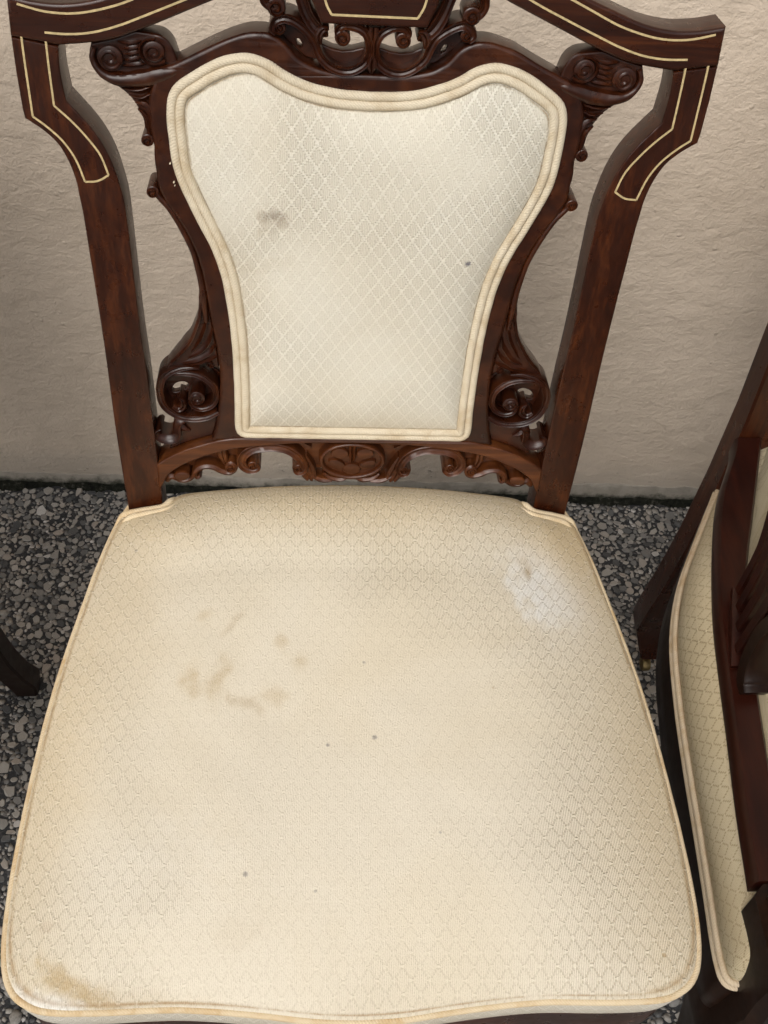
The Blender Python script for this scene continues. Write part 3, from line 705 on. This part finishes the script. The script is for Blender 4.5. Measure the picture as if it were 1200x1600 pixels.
        for pts, wd in ((((174, 387.4), (164, 386.6), (156, 388), (151.5, 391.2)), (.001, .005, .0055, .001)),
                        (((170, 384.4), (160, 382.4), (152, 384), (147.2, 388.2)), (.001, .0045, .0055, .001)),
                        (((165.5, 380), (157, 377.8), (150.6, 379.6), (146.8, 384)), (.001, .004, .005, .001)),
                        (((161.5, 375.5), (154.5, 374), (150.5, 366), (150.3, 357)), (.001, .004, .0045, .0015)),
                        (((160, 371), (155, 366), (153.2, 358), (152.6, 350)), (.001, .003, .0036, .002))):
            MB().ribbon(cr(mm(pts), 6), [q * 1.25 for q in wd], -0.0044, -0.012, 'cove' if pts[0][1] > 379 else 'round', 0.0040).build('leaf', wood_cv, ear, s)
        vol((0.1548, 0.3498), 0.0046, -0.0012, -0.0256, 0.0022, wood_cv, ear, s)
    # --- leafy wings and pierced volutes either side of the pad
    for s in (-1, 1):
        wl = cr(wing, 5)
        wp = [tuple(p) for p in wl] + mm([(150, 159.5), (141, 158), (131, 162.4), (122.5, 166.5), (119, 160), (112.6, 158.5), (113, 168), (115, 190), (118, 215), (120.6, 236)])
        wg = MB().plate([wp], -0.0255, -0.0045, 0.0012, 2).build('wing_carving', wood_cv, root, s)
        for pts, wd in ((((119.5, 213), (122.5, 200), (127, 188), (134, 175)), (.001, .0055, .006, .0015)),
                        (((116.6, 197), (120, 187), (127, 177), (137, 168.5)), (.002, .007, .007, .0015)),
                        (((115, 183), (120, 176), (129, 169.5), (142, 163.8)), (.003, .0075, .007, .0015)),
                        (((114, 171), (120, 169), (129, 165.6), (139, 161.5)), (.002, .005, .005, .001)),
                        (((123.5, 222), (126.0, 206), (131.2, 190.5), (140.2, 175.8), (151, 163)), (.0015, .003, .003, .003, .0015))):
            MB().ribbon(cr(mm(pts), 6), wd, -0.0046, -0.012, 'cove', 0.0034).build('leaf', wood_cv, wg, s)
        vol((0.1190, 0.1625), 0.0040, -0.005, -0.024, 0.002, wood_cv, wg, s)
        MB().ribbon(cr(mm([(128, 160), (139, 160.6), (150, 157), (158, 149.5), (161.4, 139), (160.4, 127), (155, 117), (146, 111.2), (135, 109.6), (124, 111.4), (114.5, 117)]), 6), [.0015, .004, .0058, .0066, .0068, .0066, .0062, .006, .006, .006, .005], -0.0018, -0.0252, 'hollow', 0.0020).build('volute_ring', wood_cv, wg, s)
        MB().ribbon(cr(mm([(152, 153.5), (144, 155), (134, 154.6), (124, 150.5), (117, 142.5), (115.4, 132.5), (119.4, 124), (127.5, 120.2), (135, 122.4), (138, 128.6)]), 6), [.0025, .004, .0056, .006, .006, .0058, .0056, .0052, .0045, .003], -0.0020, -0.0242, 'hollow', 0.0020).build('volute_ring', wood_cv, wg, s)
        vol((0.1316, 0.1304), 0.0066, -0.001, -0.022, 0.0020, wood_cv, wg, s)
        MB().ribbon(cr(mm([(152, 121), (147.5, 117.6), (143.6, 120), (143.4, 125.6), (146.6, 129)]), 6), [.004, .0065, .007, .005, .0012], -0.004, -0.0235, 'vein', 0.003).build('leaf', wood_cv, wg, s)
        MB().ribbon(cr(mm([(139, 155.5), (133.6, 152.5), (133.5, 148)]), 5), [.005, .0045, .001], -0.004, -0.02, 'round', 0.002).build('leaf', wood_cv, wg, s)
        MB().plate([[(0.1355 + 0.0265 * math.cos(a), 0.1335 + 0.0235 * math.sin(a)) for a in np.linspace(0, 2 * math.pi, 40)[:-1]],
                    [tuple(p) for p in cr(mm([(139.5, 133.5), (144, 136.2), (150, 134), (153.6, 129), (152, 125.5), (147, 126.6), (142.5, 128.6)]), 4, True)]], -0.0238, -0.0170, 0.0008, 1).build('panel', wood_cv, wg, s)
        lo = mm([(115, 113), (126, 107.5), (138, 106), (149.5, 108.5), (147.6, 99.5), (148, 90), (153, 84), (158, 72), (142, 80.5), (121, 88.5), (118, 97)])
        MB().plate([lo], -0.0245, -0.0075, 0.001, 1).build('panel', wood_cv, wg, s)
        MB().ribbon(cr(mm([(143, 106), (148.6, 103.8), (150.4, 97), (150, 90.5), (154, 86.2), (160.5, 85.4), (165.8, 88.4), (166.6, 93.4), (163.2, 96.4)]), 6), [.003, .0065, .0072, .007, .0068, .0062, .0055, .0045, .003], -0.0030, -0.0238, 'cove', 0.0030).build('volute_ring', wood_cv, wg, s)
        MB().ribbon(cr(mm([(151, 104), (146, 97.5), (139, 93.5)]), 5), [.003, .007, .001], -0.006, -0.016, 'round', 0.003).build('leaf', wood_cv, wg, s)
    # --- arched lower rail with its carved apron
    at, ab = cr(arch_top, 5), cr(arch_bot, 5)
    al = [tuple(p) for p in at] + [tuple(p) for p in ab[::-1]][:-1]
    loop = [(-p[0], p[1]) for p in at[::-1]] + [tuple(p) for p in at[1:]] + [tuple(p) for p in ab[::-1]] + [(-p[0], p[1]) for p in ab[1:]]
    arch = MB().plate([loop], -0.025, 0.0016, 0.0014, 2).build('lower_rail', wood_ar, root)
    for s in (-1, 1):
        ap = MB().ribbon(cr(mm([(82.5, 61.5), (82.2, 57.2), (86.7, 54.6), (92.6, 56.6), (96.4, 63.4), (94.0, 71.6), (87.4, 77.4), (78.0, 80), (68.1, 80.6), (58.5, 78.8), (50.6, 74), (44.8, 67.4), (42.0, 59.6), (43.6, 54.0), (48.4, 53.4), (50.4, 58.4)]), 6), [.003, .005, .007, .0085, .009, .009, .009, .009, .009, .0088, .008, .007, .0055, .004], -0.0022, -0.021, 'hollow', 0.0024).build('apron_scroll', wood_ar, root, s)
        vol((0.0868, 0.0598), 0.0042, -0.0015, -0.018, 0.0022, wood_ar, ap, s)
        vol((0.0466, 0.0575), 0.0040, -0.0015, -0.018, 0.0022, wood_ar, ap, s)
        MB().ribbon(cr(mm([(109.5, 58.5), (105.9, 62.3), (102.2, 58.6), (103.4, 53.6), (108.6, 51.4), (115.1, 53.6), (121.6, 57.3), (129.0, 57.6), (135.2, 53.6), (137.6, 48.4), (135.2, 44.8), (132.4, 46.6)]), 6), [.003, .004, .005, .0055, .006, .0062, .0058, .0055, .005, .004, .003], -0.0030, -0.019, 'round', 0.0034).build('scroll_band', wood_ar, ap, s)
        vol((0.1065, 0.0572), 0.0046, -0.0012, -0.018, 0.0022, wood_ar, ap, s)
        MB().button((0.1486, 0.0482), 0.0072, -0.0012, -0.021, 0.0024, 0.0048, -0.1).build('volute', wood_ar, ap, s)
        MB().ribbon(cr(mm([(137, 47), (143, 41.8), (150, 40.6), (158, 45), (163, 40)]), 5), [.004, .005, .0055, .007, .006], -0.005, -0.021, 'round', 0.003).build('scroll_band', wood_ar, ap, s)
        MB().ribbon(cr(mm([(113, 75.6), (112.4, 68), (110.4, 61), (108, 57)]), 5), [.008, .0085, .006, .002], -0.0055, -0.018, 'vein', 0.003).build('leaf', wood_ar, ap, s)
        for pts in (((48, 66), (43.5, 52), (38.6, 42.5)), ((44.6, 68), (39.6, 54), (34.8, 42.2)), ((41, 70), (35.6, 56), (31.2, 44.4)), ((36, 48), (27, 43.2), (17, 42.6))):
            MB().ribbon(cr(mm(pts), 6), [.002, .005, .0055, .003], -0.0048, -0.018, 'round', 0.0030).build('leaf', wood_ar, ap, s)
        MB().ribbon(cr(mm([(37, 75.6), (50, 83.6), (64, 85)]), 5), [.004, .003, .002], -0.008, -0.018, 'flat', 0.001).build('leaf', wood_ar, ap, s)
    bk = mm([(0, 88)]) + [tuple(p) for p in ab[1:-8]] + mm([(160, 46), (150, 47), (140, 51), (130, 56), (121, 56), (112, 55), (104, 58), (97.5, 63), (94, 71), (87, 76.5), (78, 79), (68, 79.6), (59, 78), (51, 73), (45, 66), (41, 56), (36, 48), (30, 50), (0, 52)])
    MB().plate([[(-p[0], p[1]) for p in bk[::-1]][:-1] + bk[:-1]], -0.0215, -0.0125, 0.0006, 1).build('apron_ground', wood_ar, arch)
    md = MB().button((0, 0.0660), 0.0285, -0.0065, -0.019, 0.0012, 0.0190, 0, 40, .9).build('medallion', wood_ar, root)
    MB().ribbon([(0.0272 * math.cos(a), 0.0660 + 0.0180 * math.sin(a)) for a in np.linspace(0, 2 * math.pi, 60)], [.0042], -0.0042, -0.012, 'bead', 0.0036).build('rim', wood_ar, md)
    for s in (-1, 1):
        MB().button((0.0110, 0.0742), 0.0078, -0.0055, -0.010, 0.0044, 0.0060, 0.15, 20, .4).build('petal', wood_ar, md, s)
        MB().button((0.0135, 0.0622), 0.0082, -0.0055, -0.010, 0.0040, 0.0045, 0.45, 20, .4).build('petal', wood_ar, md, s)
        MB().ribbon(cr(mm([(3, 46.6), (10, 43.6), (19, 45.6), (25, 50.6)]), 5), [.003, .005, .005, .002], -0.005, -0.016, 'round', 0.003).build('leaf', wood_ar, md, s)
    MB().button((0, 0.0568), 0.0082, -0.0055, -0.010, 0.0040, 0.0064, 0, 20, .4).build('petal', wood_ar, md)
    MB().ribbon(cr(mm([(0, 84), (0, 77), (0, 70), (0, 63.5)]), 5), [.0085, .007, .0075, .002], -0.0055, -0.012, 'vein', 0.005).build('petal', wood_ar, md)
    # --- upholstered back pad with double welt
    c0 = np.array((0.0, 0.262)); ins = inset(pad_loop, 0.0118); rings = []; V = []; U = []; F = []
    n = len(pad_loop); ts = np.r_[1.0, .992, .982, np.linspace(.97, .03, 62)]
    for t, rg in zip(ts, shrink_rings(ins, c0, ts, 160)):
        for p in rg:
            ww = 0.0015 + 0.0105 * (1 - t ** 7) + 0.0015 * (1 - t ** 2) + 0.0007 * noise.noise((p[0] * 18, p[1] * 18, 3)) * (1 - t ** 6)
            V.append(BP(p[0], p[1], ww)); U.append((p[0], p[1]))
    V.append(BP(c0[0], c0[1], 0.0135)); U.append(tuple(c0))
    for i in range(len(ts) - 1):
        for j in range(n): F.append((i * n + j, i * n + (j + 1) % n, (i + 1) * n + (j + 1) % n, (i + 1) * n + j))
    for j in range(n): F.append(((len(ts) - 1) * n + j, (len(ts) - 1) * n + (j + 1) % n, len(V) - 1))
    pad = link_mesh('back_pad', V, F, fab_pad, root, 60, U); stain_attr(pad, U, pad_spots, ((n, 2 * n), .85, (0.30, 0.22, 0.13)))
    for d, r, ww in ((0.0029, 0.0034, 0.0000), (0.0089, 0.0034, 0.0012)):
        q = inset(pad_loop, d)
        if d > 0.005:
            q = 0.25 * np.roll(q, 1, 0) + 0.5 * q + 0.25 * np.roll(q, -1, 0)
        jit = [(a[0] + .0003 * noise.noise((a[0] * 90, a[1] * 90, d * 900)), a[1] + .0003 * noise.noise((a[0] * 90, a[1] * 90, 7 + d * 900))) for a in q]
        V, F, U = tube([BP(a[0], a[1], ww + .0003 * noise.noise((a[0] * 70, a[1] * 70, 4))) for a in jit], r, True, 12, (0, -CA, SA))
        link_mesh('welt_cord', V, F, cord_pad, pad, 80, U, recalc=False)
    for (u, v, r) in ((-.1399, .3345, .0007), (-.1381, .3205, .0008), (-.1376, .3180, .0005)):
        MB().button((u, v), r, .0012, 0.0, .0008, r * .7, 0.6, 8, .5).build('lint', cord_pad, pad)
    # --- seat
    side = cr(seat_side, 5); R_ = [tuple(p) for p in side]
    rear = mm([(199.5, 2.5), (190, -4.5), (172, -6), (164.5, -4), (161, 3), (160, 10)])
    rr = [tuple(p) for p in cr(rear, 4)]
    loop = [(p[0], p[1]) for p in rr[::-1]] + R_[1:] + [(-p[0], p[1]) for p in R_[::-1]][1:-1] + [(-p[0], p[1]) for p in rr] + [(-0.08, 0.012), (0.0, 0.013), (0.08, 0.012)]
    loop = resample(loop, 320); c0 = np.array((0.0, -0.21)); n = len(loop)
    ts = np.r_[1.0, .994, .986, .976, np.linspace(.966, .02, 84)]; V = []; U = []; F = []
    def rear_lift(x, y):
        q = max(0.0, min(1.0, (y + 0.085) / 0.09)); q = q * q * (3 - 2 * q); g = max(0.0, min(1.0, (0.208 - abs(x)) / 0.045)); g = g * g * (3 - 2 * g)
        return q * (0.003 + 0.012 * g + 0.005 * max(0.0, 1 - (x / 0.165) ** 2))
    def crown(t, x, y):
        back = max(0.0, min(1.0, (y + 0.24) / 0.24)); back = back * back * (3 - 2 * back)
        return 0.0045 + (0.0195 + 0.004 * back) * (1 - t ** 5) + 0.010 * back * max(0.0, 1 - (x / 0.165) ** 2) + 0.006 * (1 - t ** 1.8) + 0.0014 * noise.noise((x * 9, y * 9, 2)) * (1 - t ** 5) + 0.0006 * noise.noise((x * 30, y * 30, 6)) * (1 - t ** 8)
    for t, rg in zip(ts, shrink_rings(loop, c0, ts, 320)):
        for x, y in rg:
            V.append((x, y, SH + crown(t, x, y) - 0.0045 * (t > 0.999) + rear_lift(x, y))); U.append((x, y))
    V.append((c0[0], c0[1], SH + crown(0, 0, -.2))); U.append(tuple(c0))
    for i in range(len(ts) - 1):
        for j in range(n): F.append((i * n + j, i * n + (j + 1) % n, (i + 1) * n + (j + 1) % n, (i + 1) * n + j))
    for j in range(n): F.append(((len(ts) - 1) * n + j, (len(ts) - 1) * n + (j + 1) % n, len(V) - 1))
    seat = link_mesh('seat', V, F, fab_seat, root, 70, U); stain_attr(seat, U, seat_spots, ((2 * n, 3 * n), .75, (0.34, 0.22, 0.11)))
    pth = [(p[0], p[1], SH + 0.0012 + .0005 * noise.noise((p[0] * 50, p[1] * 50, 1))) for p in resample(R_[1:] + [(-p[0], p[1]) for p in R_[::-1]][1:-1], 300, False)]
    pth = [(pth[0][0] - .008, pth[0][1] + .013, pth[0][2] + .004)] + pth + [(pth[-1][0] + .008, pth[-1][1] + .013, pth[-1][2] + .004)]
    V, F, U = tube(pth, 0.0026, False, 12); link_mesh('piping', V, F, cord_seat, seat, 80, U, recalc=False)
    for s in (-1, 1):
        a = cr([(s * .2075, -0.012, SH + .002), (s * .2015, -.0045, SH + .008), (s * .188, -.0045, SH + .0135), (s * .172, -.005, SH + .0185), (s * .165, -.0045, SH + .0210), (s * .160, .001, SH + .0220), (s * .157, .006, SH + .0195)], 7)
        V, F, U = tube([tuple(p) for p in a], [0.0026, .0032, .0034, .0034, .0034, .003, .002], False, 10); link_mesh('piping', V, F, cord_seat, seat, 80, U, recalc=False)
        a = cr([(s * .206, -0.020, SH + .003), (s * .197, -.0105, SH + .0105), (s * .183, -.0100, SH + .0165), (s * .171, -.0105, SH + .0205), (s * .162, -.009, SH + .0230), (s * .154, -.003, SH + .0240)], 7)
        V, F, U = tube([tuple(p) for p in a], [0.0012, .003, .0032, .0032, .003, .001], False, 10); link_mesh('piping', V, F, cord_seat, seat, 80, U, recalc=False)
    bl = resample(loop, 300); V = []; U = []; F = []; n = len(bl); acc = 0
    for j in range(n):
        if j: acc += float(np.linalg.norm(bl[j] - bl[j - 1]))
        q = bl[j]; d = (q - c0) / np.linalg.norm(q - c0)
        for (dz, io) in ((0.0, -0.0025), (-0.006, -0.0005), (-0.018, 0.0005), (-0.030, -0.0008), (-0.0385, -0.004), (-0.0395, -0.012)):
            V.append((q[0] + d[0] * io, q[1] + d[1] * io, SH + dz)); U.append((acc, dz))
    for j in range(n):
        for i in range(5): F.append((j * 6 + i, j * 6 + i + 1, ((j + 1) % n) * 6 + i + 1, ((j + 1) % n) * 6 + i))
    link_mesh('border', V, F, fab_bor, seat, 70, U)
    ri = resample(loop, 160); ro = [tuple(c0 + (q - c0) * .985) for q in ri]; rin = [tuple(c0 + (q - c0) * .86) for q in ri]
    m = len(ro); V = [(x, y, SH - .041) for x, y in ro] + [(x, y, SH - .085) for x, y in ro] + [(x, y, SH - .085) for x, y in rin] + [(x, y, SH - .041) for x, y in rin]
    F = [(k * m + j, k * m + (j + 1) % m, ((k + 1) % 4) * m + (j + 1) % m, ((k + 1) % 4) * m + j) for k in range(4) for j in range(m)]
    link_mesh('seat_rail', V, F, wood_ac, root, 40)
    V = [(x * .87, (y + .2) * .87 - .2, SH - .05) for x, y in ri]; link_mesh('webbing', V, [tuple(range(m))], hide_m, root, 0)
    # --- legs
    for s in (-1, 1):
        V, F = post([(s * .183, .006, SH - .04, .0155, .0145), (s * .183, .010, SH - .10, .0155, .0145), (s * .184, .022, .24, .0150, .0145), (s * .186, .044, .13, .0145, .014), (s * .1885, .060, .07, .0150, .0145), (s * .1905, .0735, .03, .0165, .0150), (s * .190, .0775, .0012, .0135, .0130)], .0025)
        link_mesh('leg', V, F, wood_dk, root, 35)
        V, F = lathe([(.021, .37), (.021, .335), (.014, .33), (.019, .315), (.014, .30), (.021, .28), (.0225, .25), (.018, .15), (.0125, .05), (.0165, .042), (.0125, .034), (.0105, .0012)], (s * .212, -.372, 0))
        link_mesh('leg', V, F, wood_up, root, 40)
    return root

def copy_tree(o, parent=None):
    c = o.copy(); C.objects.link(c)
    if parent is not None: c.parent = parent
    for ch in [x for x in o.children]: copy_tree(ch, c)
    return c

G = 'ivory upholstered parlour chairs in a row before the wall'
chair = make_side_chair('carved dark mahogany side chair with stained ivory seat and shield-shaped back pad', G)
left_chair = copy_tree(chair)
left_chair['label'] = 'chair at the left edge of which only a dark rear leg shows on the gravel'
left_chair.location = (-0.570, 0.004, 0)

# ------------------------------------------------------------------ the armchair on the right
def make_armchair():
    CX = 0.64
    root = empty('armchair', (CX, -0.15, 0), 'dark mahogany armchair with ivory seat side and slatted arm, cut by right edge', 'chair', G)
    off = (-CX, 0.15, 0)
    def put(name, V, F, mat, parent=root, sm=40, U=None, s=-1):
        VV = [((CX + (x - CX) * -s if True else x) + off[0], y + off[1], z + off[2]) for x, y, z in V]
        return link_mesh(name, VV, F, mat, parent, sm, U)
    # all coordinates are given for its left side in the picture; s = 1 mirrors them to the far side
    pipe = mm([(388, 105), (372, 74), (340, 14), (313, -40), (295.5, -96), (286.5, -162), (282, -223), (279, -279), (276, -331), (273.6, -366), (273.4, -385), (275.0, -394), (280, -399), (292, -400.5), (345, -402), (372, -420), (440, -450), (540, -462), (640, -465)])
    half = [tuple(p) for p in cr(pipe, 6)]
    loop = half + [(2 * CX - x, y) for x, y in half[::-1]][1:] + [(2 * CX - .44, .118), (CX, .125), (.44, .118)]
    loop = resample(loop, 900); c0 = np.array((CX, -0.18)); n = len(loop)
    def mk(name, ts, mat, parent, sm, uvscale=1):
        V = []; U = []; F = []; acc = np.r_[0, np.cumsum(np.linalg.norm(np.diff(loop, axis=0), axis=1))]
        for k, (t, z) in enumerate(ts):
            for j, q in enumerate(loop):
                d = (q - c0); L = np.linalg.norm(d); p = c0 + d * ((L - t) / L)
                V.append((p[0] + off[0], p[1] + off[1], z)); U.append((acc[j] * .95, z * 1.0) if z < .469 and t < .05 else (p[0], p[1]))
        for i in range(len(ts) - 1):
            for j in range(n): F.append((i * n + j, i * n + (j + 1) % n, (i + 1) * n + (j + 1) % n, (i + 1) * n + j))
        return link_mesh(name, V, F, mat, parent, sm, U)
    # seat: bulging side up to the arm board, then the crown
    ss = mk('seat', [(.004, .400), (.0045, .404), (.003, .412), (.004, .425), (.0085, .442), (.0175, .4585), (.030, .468), (.05, .474), (.09, .482), (.15, .490), (.2, .494), (.215, .4945)], fab_arm, root, 70)
    V, F, U = tube([(q[0] + off[0], q[1] + off[1],   .4025) for q in inset(loop, 0.002)], .0026, True, 12); link_mesh('piping', V, F, cord_arm, ss, 80, U, recalc=False)
    V, F, U = tube([(q[0] + off[0], q[1] + off[1], .3965) for q in inset(loop, 0.0008)], .0026, True, 10); link_mesh('piping', V, F, cord_arm, ss, 80, U, recalc=False)
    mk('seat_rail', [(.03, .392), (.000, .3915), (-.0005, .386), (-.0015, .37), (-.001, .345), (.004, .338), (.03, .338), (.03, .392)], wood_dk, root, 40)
    for s in (-1, 1):
        # arm board lying on the seat edge
        bl = [np.array(p) for p in cr(mm([(371, 81), (365, 62), (342, 12), (325, -48), (310.5, -116), (302.5, -178), (297.5, -224), (290, -288), (284.5, -350)]), 5)]
        br = [np.array(p) for p in cr(mm([(398, 81), (390, 57), (367, -11), (352, -54), (340, -96), (332, -140), (325, -196), (319.5, -246), (313, -300), (307.5, -350)]), 5)]
        bl = resample(bl, 50, False); br = resample(br, 50, False); rings = []
        for a, b in zip(bl, br):
            d = b - a; e = d / np.linalg.norm(d) * .0025
            rings.append([(*(a), .4605), (*(a), .4785), (*(a + e), .4815), (*(b - e), .4815), (*b, .4785), (*b, .4605)])
        V, F = loft(rings); put('arm_board', V, F, wood_red, s=s)
        # rear post: leg, upright and rake in one piece
        V, F = post([(.4065, .1180, .0285, .0110, .0110), (.4035, .1290, .050, .0150, .0150), (.3965, .1300, .085, .0190, .0175), (.3935, .1180, .14, .0200, .0175), (.3930, .1060, .21, .0200, .0175), (.3945, .0985, .30, .0205, .0175), (.3955, .0960, .40, .0205, .0175), (.3965, .0995, .50, .0205, .0170), (.3985, .1150, .62, .0200, .0165), (.4010, .1400, .76, .0195, .0160), (.4040, .1700, .90, .0190, .0155)], .0022)
        put('rear_post', V, F, wood_up, s=s, sm=35)
        V, F = lathe([(.0055, .030), (.0062, .022), (.0040, .018), (.0040, .012)], (.4065, .118, 0), 14); cst = put('castor', V, F, brass_m, s=s)
        w = []
        for k, (dx, r) in enumerate(((-.0055, .004), (-.0050, .0088), (-.003, .0100), (.003, .0100), (.0050, .0088), (.0055, .004))):
            w.append([(.4065 + dx, .112 + r * math.cos(a), .0104 + r * math.sin(a)) for a in np.linspace(0, 2 * math.pi, 19)[:-1]])
        V, F = loft(w); put('wheel', V, F, brass_m, cst, s=s)
        # front post and leg
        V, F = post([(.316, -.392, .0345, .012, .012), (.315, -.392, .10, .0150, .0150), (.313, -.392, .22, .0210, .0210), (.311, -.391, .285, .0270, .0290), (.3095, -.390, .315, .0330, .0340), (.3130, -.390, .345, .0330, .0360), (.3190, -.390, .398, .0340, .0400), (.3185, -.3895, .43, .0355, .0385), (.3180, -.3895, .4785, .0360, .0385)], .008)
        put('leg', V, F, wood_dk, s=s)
        V, F = lathe([(.0062, .036), (.007, .026), (.005, .02), (.005, .012)], (.316, -.392, 0), 14); cst = put('castor', V, F, brass_m, s=s)
        V, F = loft([[(.316 + dx, -.392 + r * math.cos(a), .0112 + r * math.sin(a)) for a in np.linspace(0, 2 * math.pi, 19)[:-1]] for dx, r in ((-.006, .004), (-.0055, .0095), (-.003, .0108), (.003, .0108), (.0055, .0095), (.006, .004))]); put('wheel', V, F, brass_m, cst, s=s)
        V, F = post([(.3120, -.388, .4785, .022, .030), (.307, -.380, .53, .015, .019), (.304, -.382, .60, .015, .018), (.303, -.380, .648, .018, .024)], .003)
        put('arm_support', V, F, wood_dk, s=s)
        # slatted fan rising from the board to the arm
        def member(path, sx, sy, name, mat=wood_cv):
            P = np.array(cr(path, 6)); n_ = len(P); rg = []
            for i, q in enumerate(P):
                t = P[min(i + 1, n_ - 1)] - P[max(i - 1, 0)]; t /= np.linalg.norm(t)
                a = np.cross(t, (1, 0, 0)); a /= np.linalg.norm(a) + 1e-9; x = np.array((1.0, 0, 0))
                f = i / (n_ - 1); hx = np.interp(f, np.linspace(0, 1, len(sx)), sx); hy = np.interp(f, np.linspace(0, 1, len(sy)), sy)
                rg.append([tuple(q + x * hx * cu + a * hy * cv) for cu, cv in ((-1, -.8), (-.8, -1), (.8, -1), (1, -.8), (1, .8), (.8, 1), (-.8, 1), (-1, .8))])
            V, F = loft(rg); put(name, V, F, mat, s=s)
        member([(.3150, -.174, .482), (.3235, -.132, .486), (.3330, -.096, .482)], (.009, .009, .007), (.004, .006, .003), 'splat_base', wood_red)
        for x1, y1, y2, z2 in ((.3170, -.160, -.158, .645), (.3215, -.141, -.134, .645), (.3265, -.122, -.110, .645), (.3325, -.102, -.086, .645)):
            member([(x1, y1, .484), (x1, y1 * .6 + y2 * .4 - .004, .545), (x1 * .5 + .163, y1 * .25 + y2 * .75, .60), (.3260, y2, z2)], (.0055, .005, .005, .0055), (.0042, .0050, .0056, .0060), 'arm_slat', wood_red)
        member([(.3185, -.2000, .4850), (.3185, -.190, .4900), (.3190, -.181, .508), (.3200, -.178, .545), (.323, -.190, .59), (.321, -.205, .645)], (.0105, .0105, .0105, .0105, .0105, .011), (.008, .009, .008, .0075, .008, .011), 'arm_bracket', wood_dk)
        # arm rail
        ar = np.array(cr([(.392, .095, .690), (.368, .040, .672), (.342, -.06, .660), (.324, -.16, .655), (.312, -.26, .654), (.305, -.36, .654), (.305, -.405, .648)], 6))
        rg = []
        for i, q in enumerate(ar):
            t = ar[min(i + 1, len(ar) - 1)] - ar[max(i - 1, 0)]; t /= np.linalg.norm(t); a = np.array((-t[1], t[0], 0)); a /= np.linalg.norm(a)
            wd = .018 + .006 * max(0, (i / len(ar) - .8) / .2)
            rg.append([tuple(q + a * wd * cu + np.array((0, 0, .011)) * cv) for cu, cv in ((-1, -.6), (-.8, -1), (.8, -1), (1, -.6), (1, .4), (.75, .9), (0, 1.05), (-.75, .9), (-1, .4))])
        V, F = loft(rg); put('arm_rail', V, F, wood_red, s=s)
    # back: crest rail, lower rail and upholstered panel between the posts
    def bx(x0, x1, z0, z1, t, name, mat, bow=0.0):
        rg = []
        for x in np.linspace(x0, x1, 17):
            k = 1 - ((x - CX) / (CX - x0)) ** 2; y0 = lambda z: .0995 + (z - .5) * .18
            rg.append([(x + off[0], y0(z) + dy + off[1], z + bow * k) for z, dy in ((z0, -t), (z0, t), (z1, t), (z1, -t))])
        V, F = loft(rg); return link_mesh(name, V, F, mat, root, 35)
    bx(.424, 2 * CX - .424, .845, .905, .012, 'crest_rail', wood_ac, .04)
    bx(.418, 2 * CX - .418, .535, .565, .011, 'lower_rail', wood_ac)
    V = []; U = []; F = []
    for side, (sy) in ((0, -1),):
        for j, z in enumerate(np.linspace(.566, .86, 13)):
            for i, x in enumerate(np.linspace(.47, 2 * CX - .47, 21)):
                fx = 1 - abs((x - CX) / (CX - .47)) ** 4; fz = 1 - abs((z - .713) / .147) ** 4
                V.append((x + off[0], .0995 + (z - .5) * .18 - .010 - .02 * fx * fz + off[1], z)); U.append((x, z))
    for j in range(12):
        for i in range(20): F.append((j * 21 + i, j * 21 + i + 1, (j + 1) * 21 + i + 1, (j + 1) * 21 + i))
    b = len(V); V += [(x, .0995 + (z - .5) * .18 + .008 + off[1], z) for x, z in ((.47 + off[0], .566), (2 * CX - .47 + off[0], .566), (2 * CX - .47 + off[0], .86), (.47 + off[0], .86))]
    U += [(0, 0)] * 4; F.append((b, b + 1, b + 2, b + 3))
    link_mesh('back_pad', V, F, fab_arm, root, 60, U)
    for s in (-1, 1):
        V, F = post([(.456, .112, .566, .012, .012), (.456, .164, .86, .012, .012)], .002); put('back_frame', V, F, wood_up, s=s)
    return root
armchair = make_armchair()
